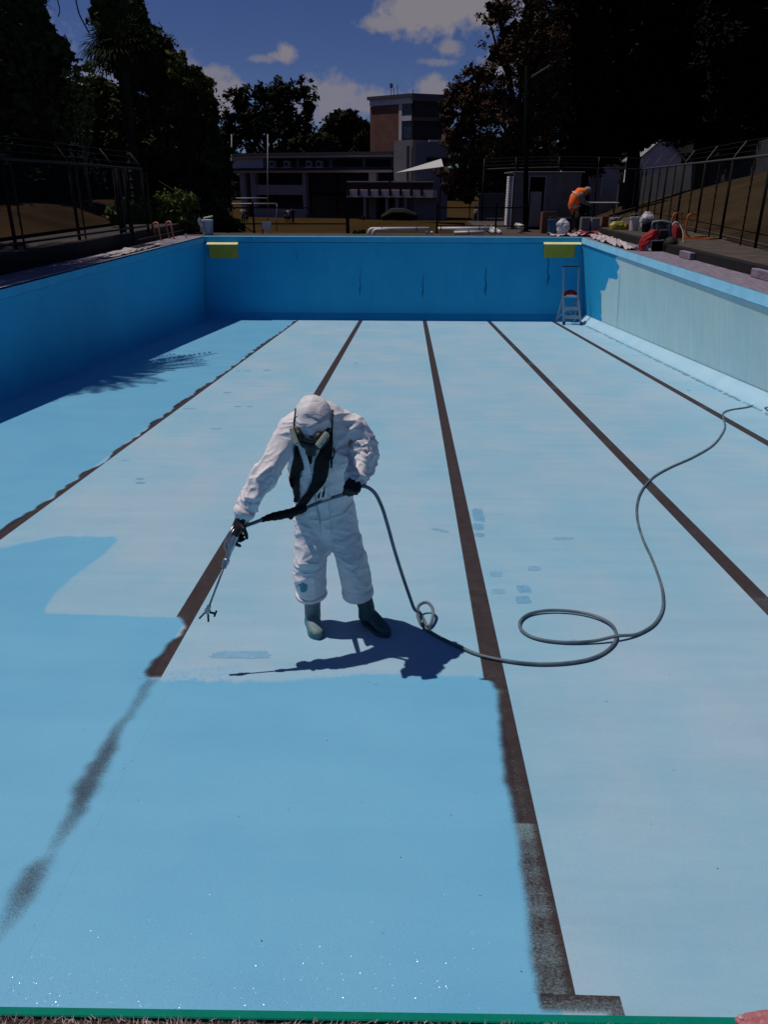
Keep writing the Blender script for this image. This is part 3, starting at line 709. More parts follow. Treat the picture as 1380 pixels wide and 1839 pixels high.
# folds: ridged noise stretched along each limb's own axis, stronger at the joints
SEG = [('legR', LEGR, .8), ('legL', LEGL, .7), ('armR', ARMR, 1.25), ('armL', ARML, 1.35), ('torso', [hp(-.475,4.12,.6), hp(-.48,4.1,.9), hp(-.485,4.0,1.2), hp(-.46,3.95,1.35)], .85)]
co = np.empty(len(me.vertices)*3, np.float32); me.vertices.foreach_get('co', co); co = co.reshape(-1, 3).astype(float)
no = np.empty(len(me.vertices)*3, np.float32); me.vertices.foreach_get('normal', no); no = no.reshape(-1, 3)
best = np.full(len(co), 9.); axis = np.zeros_like(co); cen = np.zeros_like(co); amp = np.ones(len(co)); tt = np.zeros(len(co)); sid = np.zeros(len(co))
for si, (nm, pts, k) in enumerate(SEG):
    acc = 0
    for a, b in zip(pts[:-1], pts[1:]):
        d = b-a; Ld = np.linalg.norm(d); t = np.clip(((co-a)@d)/Ld**2, 0, 1); q = a+t[:, None]*d; ds = np.linalg.norm(co-q, axis=1)+(.05 if nm == 'torso' else 0)
        mk = ds < best; best[mk] = ds[mk]; axis[mk] = d/Ld; cen[mk] = q[mk]; amp[mk] = k; tt[mk] = acc+t[mk]*Ld; sid[mk] = si; acc += Ld
rad = co-cen; rad -= axis*np.sum(rad*axis, 1)[:, None]
ref = np.cross(axis, np.array([.2, 1, .1])); ref /= np.linalg.norm(ref, axis=1)[:, None]; ref2 = np.cross(axis, ref)
ang = np.arctan2(np.sum(rad*ref, 1), np.sum(rad*ref2, 1))
disp = np.zeros(len(co))
bump_ = lambda t, c, w: math.exp(-((t-c)/w)**2)
JW = [lambda t: .55+.65*bump_(t, .36, .16)+.6*bump_(t, .60, .09), lambda t: .55+.65*bump_(t, .36, .16)+.4*bump_(t, .60, .08), lambda t: .40+.85*bump_(t, .36, .13)+.7*bump_(t, .54, .1)+.4*bump_(t, .05, .07), lambda t: .50+.9*bump_(t, .22, .14)+.6*bump_(t, .4, .08), lambda t: .95]
for i in range(len(co)):
    si = sid[i]; a = ang[i]; t = tt[i]; p = co[i]
    tw = t+.035*a*(1 if si in (0, 2) else -1)+.02*mnoise.noise(Vector(p*9))
    v = Vector((math.cos(a)*.75+si*7, math.sin(a)*.75, tw*(13 if si < 4 else 7.5)))
    n1_ = 1-abs(mnoise.noise(Vector((v.x, v.y, tw*(7.5 if si < 4 else 5)))))*2.6; v2 = Vector((math.cos(a)*1.3+si*3, math.sin(a)*1.3, tw*17+4))
    n2_ = 1-abs(mnoise.noise(v2))*2.8; n3_ = mnoise.noise(Vector(p*4.5))
    joint = JW[int(si)](t)
    disp[i] = amp[i]*joint*(.0105*max(n1_, 0)**2.4 + .0045*max(n2_, 0)**2.2) + .007*n3_ - .005
hem = (co[:, 2]-(ZF0-SLOPE*co[:, 1])) < .25
disp[hem] *= .45
co2 = co+no*disp[:, None]
co2 -= PB
me.vertices.foreach_set('co', co2.astype(np.float32).ravel()); me.update(); me.name = 'coverall'
COVER = painter.part('coverall', me, M_SUIT, smooth=True)
bvh = BVHTree.FromPolygons([tuple(Vector(c)+Vector(PB)) for c in co2], [tuple(p.vertices) for p in me.polygons])
def hit(px, py, off=.008):
    d = Vector(vray(px, py)).normalized(); r_ = bvh.ray_cast(Vector(CAM), d)
    return None if r_[0] is None else np.array(r_[0]-d*off)
def ribbon(name, left, right, M, off=.010, th=.006, fallY=None, parent=None, n=4, m=4, rag=0, T=painter):
    """cloth strip between two outlines laid on the coverall, with thickness"""
    Ls = spline([(*p, 0) for p in left], n)[:, :2]; Rs = spline([(*p, 0) for p in right], n)[:, :2]
    rows = []
    lastd = None
    for k, (a, b) in enumerate(zip(Ls, Rs)):
        row = []
        for j in range(m+1):
            q = a+(b-a)*j/m
            if rag and j in (0, m): q = q+np.array([random.uniform(-rag, rag), 0])
            h = hit(q[0], q[1], off+.004*math.sin(k*.9+j*1.3))
            row.append((h, q))
        rows.append(row)
    deps = [[None if h is None else h[1] for h, _ in r_] for r_ in rows]
    flat = [d for r_ in deps for d in r_ if d is not None]; med = np.median(flat) if flat else fallY
    out = []
    for r_, dr in zip(rows, deps):
        ok = [d for d in dr if d is not None]; dd = np.mean(ok) if ok else (fallY or med)
        dd = fallY or dd; out.append([h if h is not None else yat(q[0], q[1], dd) for h, q in r_])
    K = len(out); V = [p for r_ in out for p in r_]; nV = len(V)
    back = [p+np.array([0, th, 0]) for p in V]; I = np.arange(nV).reshape(K, m+1); Fs = []
    for i in range(K-1):
        for j in range(m):
            Fs.append((I[i, j], I[i, j+1], I[i+1, j+1], I[i+1, j])); Fs.append(tuple(nV+q for q in (I[i+1, j], I[i+1, j+1], I[i, j+1], I[i, j])))
        Fs.append((I[i, 0], I[i+1, 0], I[i+1, 0]+nV, I[i, 0]+nV)); Fs.append((I[i+1, m], I[i, m], I[i, m]+nV, I[i+1, m]+nV))
    for j in range(m):
        Fs.append((I[0, j+1], I[0, j], I[0, j]+nV, I[0, j+1]+nV)); Fs.append((I[K-1, j], I[K-1, j+1], I[K-1, j+1]+nV, I[K-1, j]+nV))
    mb = MB().add(V+back, Fs); return T.part(name, mb, M, parent, smooth=False)
# front placket with its loose lower end
ribbon('zip_flap', [(566,865),(570,905),(577,945),(577,966)], [(588,865),(590,905),(594,945),(593,965)], M_SUIT, .013, .004, parent=COVER)
ribbon('zip_flap', [(534,800),(541,840),(549,868)], [(546,800),(557,838),(563,866)], M_SUIT, .013, .004, parent=COVER)
M_ZIP = mat('zip_tape', (.40, .39, .42), .6, .1, 40)
ribbon('zip', [(561,868),(567,905),(574,940)], [(564,868),(570,905),(577,940)], M_ZIP, .012, .003, m=1, parent=COVER)
# cuffs and hems: gathered edges
def cuff(a, b, r0, r1, name='cuff'):
    d = b-a; mb = MB(); pts = [a+d*t for t in (0, .4, .8, 1.0)]
    mb.tube(pts, [r0, r0*1.06, r1, r1*.9], 18, cap=True); painter.part(name, mb, M_SUIT, COVER, smooth=True)
cuff(ARMR[-2], ARMR[-1]+(ARMR[-1]-ARMR[-2])*.25, .058, .056); cuff(ARML[-2], ARML[-1]+(ARML[-1]-ARML[-2])*.15, .060, .058)
cuff(LEGL[-2], LEGL[-1]+np.array([.002,0,-.02]), .094, .098, 'trouser_hem'); cuff(LEGR[-2]+np.array([0,0,-.015]), LEGR[-1]+np.array([0,0,-.015]), .094, .060, 'trouser_hem')
# blue paint smear on the right knee hem
mb = MB(); P = []
c0 = (542, 1056)
for i in range(12):
    t = 2*math.pi*i/12; h = hit(c0[0]+13*math.cos(t)*random.uniform(.7,1.2), c0[1]+10*math.sin(t)*random.uniform(.6,1.1), .003)
    if h is not None: P.append(h)
if len(P) > 4: mb.add(P+[hit(c0[0], c0[1], .006)], [(i, (i+1) % len(P), len(P)) for i in range(len(P))]); painter.part('paint_smear', mb, mat('smear_blue', (.05, .26, .36), .6, .3, 40), COVER)

# ---- hood with seam, elastic and crinkles
hd = MB()
HC = hp(-.478, 3.775, 1.402)
Ax = np.array([1, .05, -.04]); Fd = np.array([-.03, -.66, -.75]); Fd /= np.linalg.norm(Fd); Ax -= Fd*np.dot(Ax, Fd); Ax /= np.linalg.norm(Ax); Up = np.cross(Ax, Fd); Up = -Up if Up[2] < 0 else Up
rings = []
for i in range(22):
    a = -math.pi/2+.12+(math.pi-.62)*i/21; rings.append([HC+Ax*.098*math.cos(a)*math.cos(t)+Up*.112*math.cos(a)*math.sin(t)+Fd*.125*math.sin(a) for t in np.arange(30)*2*math.pi/30])
hd.loft(rings)
hm = hd.mesh('hood'); hv = np.array([v.co for v in hm.vertices]); hn = np.array([v.normal for v in hm.vertices])
for i in range(len(hv)):
    q = hv[i]-HC; s_ = np.dot(q, Ax); u_ = np.dot(q, Up); f_ = np.dot(q, Fd)
    w = 1-abs(mnoise.noise(Vector((s_*22, u_*9+f_*14, f_*9))))*2.2
    side = math.exp(-((s_+.055)/.04)**2)
    hv[i] += hn[i]*(.0045*max(w, 0)**1.8+.010*side*max(1-abs(mnoise.noise(Vector((s_*16, u_*44+f_*30, 3))))*2.4, -.3)-.003)
hm.vertices.foreach_set('co', (hv-PB).astype(np.float32).ravel()); hm.polygons.foreach_set('use_smooth', [True]*len(hm.polygons)); hm.update()
HOOD = painter.part('hood', hm, M_HOOD)
def hoodpt(s_, a, off=.004):     # s_: angle across, a: angle over the crown from the brow
    v = Ax*.098*math.sin(s_)+ (Up*.112*math.sin(a)+Fd*.125*math.cos(a))*math.cos(s_)
    return HC+v*(1+off/.11)
mb = MB().tube([hoodpt(x, 1.15+.22*math.cos(x)) for x in np.linspace(-1.05, 1.15, 16)], .0022, 5); painter.part('hood_seam', mb, mat('hood_seam_tape', (.36, .35, .38), .6), HOOD, smooth=True)
# black elastic round the hood
for s_ in (-1.12, 1.2):
    mb = MB().tube([hoodpt(s_*(1+.05*math.sin(a*3)), a, .006) for a in np.linspace(.15, 2.1, 14)], .0045, 6); painter.part('mask_strap', mb, M_MASK, HOOD, smooth=True)
# ---- respirator: half mask, goggle band and two cartridges
FC = HC+Fd*.098
Dn = -Up
RESP = painter.part('respirator', MB().tube([FC+Fd*.0-Ax*.068+Dn*.01, FC+Fd*.028-Ax*.035+Dn*.022, FC+Fd*.040+Dn*.026, FC+Fd*.028+Ax*.035+Dn*.022, FC+Ax*.068+Dn*.01], [.022,.030,.034,.030,.022], 12, round_=True), M_MASK, smooth=True)
painter.part('goggle_band', MB().tube([FC-Ax*.084+Fd*-.03+Up*.026, FC-Ax*.052+Fd*.026+Up*.036, FC+Fd*.040+Up*.036, FC+Ax*.052+Fd*.026+Up*.036, FC+Ax*.084-Fd*.03+Up*.026], .012, 8, round_=True), mat('goggle_dark', (.015,.02,.022), .3), RESP, smooth=True)
painter.part('exhale_valve', MB().tube([FC+Fd*.05+Dn*.04, FC+Fd*.085+Dn*.055], [.028,.024], 14), mat('valve_grey', (.06,.07,.065), .5), RESP, smooth=False)
for s_, c in ((-1, yat(529.5,784,3.672)), (1, yat(579.5,790,3.660))):
    d = _R2*s_*.80-_U2*(.30 if s_ < 0 else .60); d /= np.linalg.norm(d); e1 = np.cross(d, _F); e1 /= np.linalg.norm(e1)
    o = painter.part('filter_cartridge', MB().obox(c, d*.0125, e1*.043, _F*.040), M_CART, RESP, bevel=.006, seg=2)
    painter.part('filter_body', MB().tube([c-d*.042, c-d*.0135], [.024, .034], 16), M_MASK, RESP, smooth=True)
    for k in (-1, 1): painter.part('cartridge_rib', MB().obox(c+d*.0128+e1*.018*k, d*.0012, e1*.003, _F*.034), M_MASK, o)
# face scarf / collar hanging below the mask
ribbon('scarf_end', [(548,806),(551,822),(556,834)], [(560,806),(561,820),(560,833)], M_BLACK, .012, .004)
# ---- black scarf / strap
SC = ribbon('scarf', [(588,735),(588.5,765),(580,794),(566,829),(562,857),(550,884),(527,913),(506,922)], [(600,737),(598,768),(597,802),(593,826),(586,862),(566,888),(542,917),(522,934)], M_BLACK, .022, .008, fallY=3.80, n=5, m=5, rag=1.0)
ribbon('scarf_end', [(530,800),(527,826),(519,862),(526,880),(528,893),(527,902)], [(534,800),(546,838),(540,850),(538,870),(538,888),(536,902)], M_BLACK, .020, .006, n=5, m=4, rag=.8)
ribbon('scarf_tatter', [(568,862),(566,880),(571,897)], [(578,862),(576,880),(573,897)], M_BLACK, .012, .004, m=2, rag=.8, parent=SC)
ribbon('scarf_tatter', [(576,855),(578,872),(579,893)], [(585,850),(584,872),(582,894)], M_BLACK, .012, .004, m=2, rag=.8, parent=SC)
ribbon('scarf_tatter', [(589,800),(593,822),(594,840)], [(597,800),(597,820),(597,842)], M_BLACK, .012, .004, m=2, rag=.6, parent=SC)
ribbon('drawstring', [(598,806),(600,815),(597,824)], [(601,805),(602,815),(599,824)], M_BLACK, .010, .003, m=1, parent=SC)

# ---- gloved hands, five fingers each
def hand(wrist, palm_end, nrm, side, fingers, thumb, name='glove'):
    """palm from wrist to knuckles; nrm = back of hand; side = towards the thumb"""
    mb = MB(); w, k = np.asarray(wrist), np.asarray(palm_end); side = np.asarray(side, float); side /= np.linalg.norm(side)
    d = k-w; d /= np.linalg.norm(d); nrm = np.asarray(nrm, float); nrm /= np.linalg.norm(nrm)
    mb.tube([w-d*.05, w, w+(k-w)*.45, k], [.034,.036,.047,.048], 14, [.030,.028,.026,.023], side=side, round_=True)
    for j, (spread, Ln, curl) in enumerate(fingers):
        p = k+side*(.031-.0205*j); dd = d+side*spread; dd /= np.linalg.norm(dd); pts = [p-dd*.02, p]; a = 0
        for q, fr in enumerate((.44, .32, .24)):
            a += curl[q]; u = dd*math.cos(a)-nrm*math.sin(a); pts.append(pts[-1]+u*Ln*fr)
        mb.tube(pts, [.0122,.0125,.0116,.0108,.0096], 10, round_=True)
    base = w+(k-w)*.28+side*.03; t1, t2, t3 = thumb
    mb.tube([base-side*.015, base, base+np.asarray(t1)*.038, base+np.asarray(t1)*.038+np.asarray(t2)*.030, base+np.asarray(t1)*.038+np.asarray(t2)*.030+np.asarray(t3)*.022], [.014,.0145,.0125,.0115,.0095], 10, round_=True)
    me = remesh(mb, .0045, 3, .5); me.transform(Matrix.Translation(-Vector(PB))); return painter.part(name, me, M_GLOVE)
# right hand (left in view) around the gun grip, fingers pointing down
W1 = ARMR[-1]+np.array([-.006, -.004, -.012]); K1 = W1+np.array([-.040, -.028, -.085])
hand(W1, K1, (-.72, -.45, .25), (.35, -.85, -.1), [(.05, .075, (.35, .5, .4)), (.0, .085, (.55, .9, .7)), (-.03, .080, (.6, 1.0, .8)), (-.06, .065, (.65, 1.0, .8))], ((.55, -.62, -.45), (.35, -.2, -.9), (.1, .0, -1)))
# left hand fisted over the hose
W2 = ARML[-1]+np.array([.000, -.006, .004]); K2 = W2+np.array([-.014, -.062, -.030])
hand(W2, K2, (.25, -.60, .75), (-.95, -.1, .1), [(.04, .075, (1.0, 1.2, .8)), (.0, .082, (1.05, 1.25, .9)), (-.02, .078, (1.1, 1.25, .9)), (-.05, .062, (1.15, 1.25, .9))], ((-.45, -.65, -.55), (.25, -.35, -.9), (.6, .2, -.7)))

# ---- gumboots
def boot(top, ankle, heel, toe, M, soleM, lab):
    top, ankle, heel, toe = (np.asarray(q, float) for q in (top, ankle, heel, toe)); f = toe-heel; f[2] = 0; L_ = np.linalg.norm(f); f /= L_; s_ = np.array([f[1], -f[0], 0])
    mb = MB(); mb.tube([top, top+(ankle-top)*.5, ankle+np.array([0,0,.03]), ankle-np.array([0,0,.05])], [.058,.055,.050,.050], 18, [.062,.058,.056,.056], side=s_)
    rings = []
    for t, w_, h_ in [(0,.020,.055),(.06,.036,.075),(.2,.042,.098),(.38,.041,.098),(.55,.045,.078),(.72,.050,.062),(.88,.043,.050),(.97,.026,.036),(1.0,.010,.022)]:
        c = heel+f*L_*t; z0 = zf(c[1])+.014
        rings.append([(c[0]+s_[0]*w_*math.cos(a), c[1]+s_[1]*w_*math.cos(a), z0+h_*max(0, .5+.5*math.sin(a))**.8) for a in np.arange(16)*2*math.pi/16])
    mb.loft(rings); me = remesh(mb, .008, 4); me.transform(Matrix.Translation(-Vector(PB))); o = painter.part('boot', me, M, label=lab)
    sl = MB(); n = 24; lo, hi = [], []
    for i in range(n):
        a = 2*math.pi*i/n; t = .5+.52*math.cos(a); w_ = np.interp(t, [-.02,.06,.2,.45,.72,.9,1.02], [.012,.037,.044,.042,.053,.043,.010])
        c = heel+f*L_*t+s_*w_*(1 if math.sin(a) >= 0 else -1)*min(1, abs(math.sin(a))*3); z = zf(c[1]); lo.append((c[0], c[1], z+.001)); hi.append((c[0], c[1], z+.026))
    sl.loft([lo, hi]); painter.part('sole', sl, soleM, o)
    return o
boot(hp(-.564,4.075,.36), hp(-.566,4.075,.10), hp(-.597,4.155,0), hp(-.512,3.885,0), M_BOOT, M_SOLE, 'grey gumboot with blue paint round its sole')
boot(hp(-.286,4.075,.36), hp(-.232,4.085,.10), hp(-.252,4.15,0), hp(-.092,3.93,0), M_BOOT_SHADED, M_BOOT_SHADED, 'gumboot turned outward, coloured dark for its shade')

# ================================================================== SPRAY GUN AND HOSE
G0 = yat(423, 963, 3.645)
NOZ = yat(372, 1098, 3.53)
gun = Thing('spray_gun', 'airless paint spray gun with a long lance held in the right glove', 'spray gun', G0)
dl = NOZ-G0; Ld = np.linalg.norm(dl); dl /= Ld; sd = np.cross(dl, (0, 1, 0)); sd /= np.linalg.norm(sd); sd = sd if sd[0] < 0 else -sd; ud = np.cross(sd, dl)
gun.part('gun_body', MB().tube([G0-dl*.035, G0, G0+dl*.05, G0+dl*.09, G0+dl*.13, G0+dl*.135, G0+dl*.16], [.012,.017,.017,.013,.013,.018,.018], 12), M_STEEL, smooth=False)
hb = G0-dl*.02
gun.part('handle', MB().bar(hb, yat(440,945,3.70), .024, .03), mat('gun_grip', (.03,.035,.04), .5), bevel=.005)
gun.part('trigger', MB().tube([G0+dl*.075+sd*.006, G0+dl*.045+sd*.022, G0+dl*.005+sd*.026, G0-dl*.035+sd*.018], .006, 6), M_STEEL, smooth=True)
gun.part('trigger_guard', MB().tube([G0+dl*.10+sd*.006, G0+dl*.075+sd*.036, G0+dl*.02+sd*.042, G0-dl*.05+sd*.028], .0045, 6), M_STEEL, smooth=True)
LA = gun.part('lance', MB().tube([G0+dl*.16, G0+dl*(Ld-.03)], .0058, 10), M_LANCE, smooth=True)
gun.part('lance_nut', MB().tube([G0+dl*.155, G0+dl*.185], .014, 6), M_STEEL, LA)
NZ = gun.part('nozzle', MB().tube([G0+dl*(Ld-.035), G0+dl*(Ld-.012), G0+dl*(Ld-.0119), G0+dl*(Ld+.012)], [.012,.012,.017,.015], 12), M_STEEL)
M_TIP = mat('tip_dark', (.02,.03,.05), .5)
for s_ in (-1, 1): gun.part('tip_guard', MB().bar(G0+dl*(Ld+.008)+sd*s_*.008, G0+dl*(Ld+.052)+sd*s_*.026, .009, .020, side=tuple(sd)), M_TIP, NZ, bevel=.002)
gun.part('tip_handle', MB().bar(NOZ-sd*.012, NOZ-sd*.045-ud*.01, .012, .010).bar(NOZ-sd*.045-ud*.01+dl*-.018, NOZ-sd*.045-ud*.01+dl*.018, .010, .014), M_TIP, NZ, bevel=.002)

Hl = W2*.35+K2*.65+np.array([-.004, -.018, -.026])
P = [yat(438,946,3.70), yat(446,942.5,3.705), yat(456,939,3.71), yat(478,931,3.75), yat(510,923,3.79), yat(545,914,3.81), yat(583,898.5,3.80), Hl,
     yat(652,873,3.76), yat(672,884,3.79), yat(686,910,3.83), yat(697,945,3.87), yat(708,985,3.91), yat(722,1030,3.96), yat(735,1068,4.0), yat(745,1094,4.03)]
F_ = lambda px, py, l=.013: (lambda q: np.array([q[0], q[1], zf(q[1])+l]))(fl(px, py))
P += [F_(755,1116,.06), F_(768,1130,.022), F_(776,1122,.03), F_(777,1108,.06), F_(766,1100,.075), F_(752,1103,.06), F_(751,1115,.03), F_(760,1127,.012), F_(785,1145), F_(830,1167), F_(866,1181), F_(915,1191), F_(965,1196), F_(1020,1194), F_(1065,1185), F_(1095,1168), F_(1107,1148,.020), F_(1098,1127,.022),
      F_(1070,1112,.022), F_(1030,1103,.020), F_(985,1101,.02), F_(950,1107,.016), F_(934,1121), F_(940,1138), F_(968,1151), F_(1015,1157), F_(1065,1156,.018), F_(1107,1151,.034), F_(1145,1142), F_(1175,1124), F_(1190,1098), F_(1191,1070), F_(1184,1040), F_(1170,1003), F_(1155,970), F_(1145,935), F_(1145,905),
      F_(1155,880), F_(1175,858), F_(1205,841), F_(1245,823), F_(1280,802), F_(1298,780), F_(1303,765), F_(1299,750), F_(1301,742), F_(1315,737), F_(1345,732), F_(1372,722), F_(1395,714)]
q = P[-1]; P += [np.array([5.06, 10.6, zf(10.6)+.05]), np.array([5.10, 10.0, -1.15]), np.array([5.0, 9.7, -.5]), np.array([4.91, 9.5, .03]), np.array([5.2, 9.3, .03]), np.array([5.55, 8.6, .02])]
solo('hose', MB().tube(spline(P, 7), .0102, 10), M_HOSE, 'long grey paint hose looping across the pool floor from the spray gun', 'hose', (0, 3.7, zf(3.7)), smooth=True)
# black rag wound round the hose
rag = [yat(470,934,3.74), yat(485,929,3.76), yat(505,925,3.79), yat(525,920,3.80), yat(545,913,3.81)]
mb = MB().tube(spline(rag, 5), [.013+.012*min(1, i/8)+.0015*math.sin(i*2.1) for i in range(21)], 10, round_=True)
v_ = []
solo('hose_wrap', mb, M_BLACK, 'black rag wrapped round the hose in front of the painter', 'rag', yat(505,922,3.79), smooth=True)
# ================================================================== AROUND THE POOL
M_ALU = mat('aluminium', (.27, .32, .37), .45, .08, 20, metal=.5)
M_POST = mat('fence_post', (.007, .007, .008), .8, .3, 10, spec=.08)
M_RAIL = mat('galvanised_rail', (.062, .057, .056), .6, .2, 14, spec=.15)
M_WIRE = mat('wire', (.02, .02, .022), .6)
M_RUSTY = mat('rusty_stay', (.020, .010, .007), .9, .4, 20)
M_WHITEP = mat('pvc_white', (.55, .53, .52), .45, .08, 10)
M_RED = mat('red_cloth', (.30, .012, .014), .8, .3, 14, .3)
M_ORANGE = mat('orange_paint', (.42, .13, .022), .5, .2, 12)
M_CARD = mat('cardboard', (.13, .062, .034), .85, .15, 8)
M_BIN = mat('clear_bag', (.42, .41, .46), .35, .5, 14, .6)

# ---- step ladder in the far right corner
zL = zf(22.1); LB = np.array([4.55, 22.1, zL])
t = Thing('step_ladder', 'aluminium platform step ladder standing in the far right corner of the pool', 'step ladder', LB)
fl_ = lambda px, py, dY=0, l=.0: (lambda q: np.array([q[0], q[1]+dY, zf(q[1]+dY)+l]))(fl(px, py))
fa, fb = yat(1013,587,22.05), yat(1044,588,21.95); fa[2] = zf(fa[1]); fb[2] = zf(fb[1])
ta, tb = yat(1013,478,22.45), yat(1040,478,22.4)
pa, pb_ = yat(1012,533,22.3), yat(1039,533,22.25)
ra, rb = yat(999,584,22.75), yat(1032,583,22.7); ra[2] = zf(ra[1]); rb[2] = zf(rb[1])
M_LADD = mat('ladder_handle', (.03,.035,.05), .5)
for (a, p, tp) in ((fa, pa, ta), (fb, pb_, tb)):
    t.part('front_rail', MB().bar(a, p, .045, .03).bar(p, tp, .040, .028), M_ALU)
    t.part('foot', MB().bar(a, a+np.array([0,0,.10]), .075, .05), M_LADD)
t.part('top_handle', MB().bar(ta-np.array([.03,0,0]), tb+np.array([.03,0,0]), .05, .045), M_LADD, bevel=.008)
for (a, p) in ((ra, pa), (rb, pb_)): t.part('rear_leg', MB().bar(a, p+np.array([0,.06,-.03]), .032, .025), M_ALU)
for k in (.28, .58):
    a, b = fa+(pa-fa)*k, fb+(pb_-fb)*k; t.part('step', MB().bar(a, b, .028, .09), M_ALU)
c = (pa+pb_)/2; t.part('platform', MB().box(pa[0], pb_[0], c[1]-.06, c[1]+.26, c[2]-.02, c[2]+.015), M_ALU)
t.part('brace', MB().bar(ra+(pa-ra)*.15, rb+(pb_-rb)*.85, .018).bar(rb+(pb_-rb)*.15, ra+(pa-ra)*.85, .018), M_ALU)
mb = MB().tube(spline([c+np.array([-.22,.1,.03]), c+np.array([-.1,.08,.10]), c+np.array([.05,.1,.12]), c+np.array([.18,.1,.06])], 4), [.03,.05,.055,.07,.05,.06,.075,.06,.07,.06,.06,.05,.04], 8, [.02]*13, round_=True)
solo('red_rag', mb, M_RED, 'crumpled red rag lying on the platform of the step ladder', 'rag', c+np.array([0,0,.02]))

# ---- right fence
def chainlink(a, b, z0a, z1a, z0b, z1b, sp=.085, w=.0035):
    mb = MB(); a, b = np.asarray(a, float), np.asarray(b, float); L_ = np.linalg.norm(b-a); d = (b-a)/L_; n = np.array([-d[1], d[0]])
    H = max(z1a-z0a, z1b-z0b); k = int((L_+H)/sp)
    for s in (1, -1):
        for i in range(k):
            x0 = i*sp-(H if s > 0 else 0); x1 = x0+s*H if s > 0 else x0-H
            xa, xb = x0, x1; ta, tb = 0., 1.
            if s < 0: xa, xb = i*sp, i*sp-H
            # clip to the panel
            lo, hi = 0., 1.
            if xb != xa:
                u0, u1 = (0-xa)/(xb-xa), (L_-xa)/(xb-xa); lo, hi = max(lo, min(u0, u1)), min(hi, max(u0, u1))
            if hi-lo < .02: continue
            q = []
            for u in (lo, hi):
                x = xa+(xb-xa)*u; f = x/L_; z = (z0a+(z0b-z0a)*f)*(1-u)+(z1a+(z1b-z1a)*f)*u; q.append((a[0]+d[0]*x, a[1]+d[1]*x, z))
            o = np.array([d[0]*w, d[1]*w, 0])/2
            A, B = np.array(q[0]), np.array(q[1]); mb.add([A-o, A+o, B+o, B-o], [(0, 1, 2, 3)])
    return mb
def fence(name, label, pts, z0, z1, armdir, parts_bottom=True, pair=.13, postM=None, group=None, arm=True, wires=True, stay=True, railM=None):
    """pts: post positions (x, y); z0, z1 lists of ground and top-rail heights"""
    t = Thing(name, label, 'fence', (pts[0][0], pts[0][1], z0[0]), group)
    railM = railM or M_RAIL
    ad = np.array([armdir[0], armdir[1], 0.0])
    tips = []
    for (x, y), a, b in zip(pts, z0, z1):
        t.part('post', MB().tube([(x, y, a-.1), (x, y, b)], .034, 8), postM or M_POST, smooth=True)
        if stay:
            mb = MB().tube([(x, y+pair*6.0, a-.05), (x, y+pair*6.0, b-.05)], .020, 6)
            for k in range(9): mb.tube([(x+.02, y+pair*6.0, a+.15+k*.19), (x-.025, y+pair*6.0, a+.22+k*.19)], .012, 4)
            t.part('stay', mb, M_RUSTY)
        e = np.array([x, y, b+.02])+ad*.36+np.array([0, 0, .36]); tips.append((np.array([x, y, b]), e))
        if arm: t.part('barb_arm', MB().tube([(x, y, b-.02), np.array([x, y, b+.06])+ad*.03, e], .018, 6), railM, smooth=True)
    t.part('top_rail', MB().tube([(p[0], p[1], q) for p, q in zip(pts, z1)], .026, 8), railM, smooth=True)
    if parts_bottom: t.part('bottom_rail', MB().tube([(p[0]+.03, p[1], q+.10) for p, q in zip(pts, z0)], .024, 6), railM, smooth=True)
    if arm and wires:
        for f in (.35, .7, 1.0):
            P = [(a+(b-a)*f) for a, b in tips]; t.part('barbed_wire', MB().tube(P, .004, 4), M_WIRE)
    for i in range(len(pts)-1):
        t.part('wire_mesh', chainlink(pts[i], pts[i+1], z0[i]+.05, z1[i]-.02, z0[i+1]+.05, z1[i+1]-.02), M_WIRE)
    return t
Yr = [12.0, 14.6, 16.95, 19.75, 22.4, 25.0, 27.6, 30.2, 32.6]
fence('chain_link_fence', 'tall chain link fence with barbed wire arms along the right side of the pool', [(fenceR(y), y) for y in Yr], [.168]*9, [1.93]*9, (.75, .25))
Yl = [8.5, 11.4, 14.25, 16.75, 18.9, 20.6]
fence('chain_link_fence', 'dark chain link fence with shade-darkened rails and barbed wire arms above the left deck', [(-7.07+(y-14.25)*.06, y) for y in Yl], [.3]*6, [1.80, 1.80, 1.79, 1.77, 1.74, 1.72], (-.75, .1), pair=.055, railM=mat('rail_shaded', (.018,.018,.020), .7, .2, 14, spec=.1))  # rail colour darkened because this fence stands in shade
fence('chain_link_fence', 'chain link fence with upright white post tops behind the shed', [(2.95, 33.2), (4.2, 33.2), (5.9, 33.2), (7.4, 33.0), (9.0, 32.7)], [-.003]*5, [1.92, 1.97, 2.0, 1.98, 1.93], (0, 0), pair=.02, stay=False)
# gate posts at the end of the left fence
t = Thing('gate', 'dark gate with thick posts at the end of the left fence', 'gate', (-6.75, 19.5, .3))
for px in (221, 236): q = yat(px, 412, 19.5); t.part('post', MB().tube([(q[0], 19.5, .1), (q[0], 19.5, 1.75)], .055, 8), M_POST, smooth=True)
q0, q1 = yat(221,412,19.5), yat(236,412,19.5)
t.part('gate_frame', MB().bar((q0[0],19.5,1.1),(q1[0],19.5,1.1),.03).bar((q0[0],19.5,.4),(q1[0],19.5,.4),.03), M_RAIL)
t.part('latch', MB().box(q1[0]-.16,q1[0]-.06,19.44,19.49,.98,1.06), M_RAIL, bevel=.005)

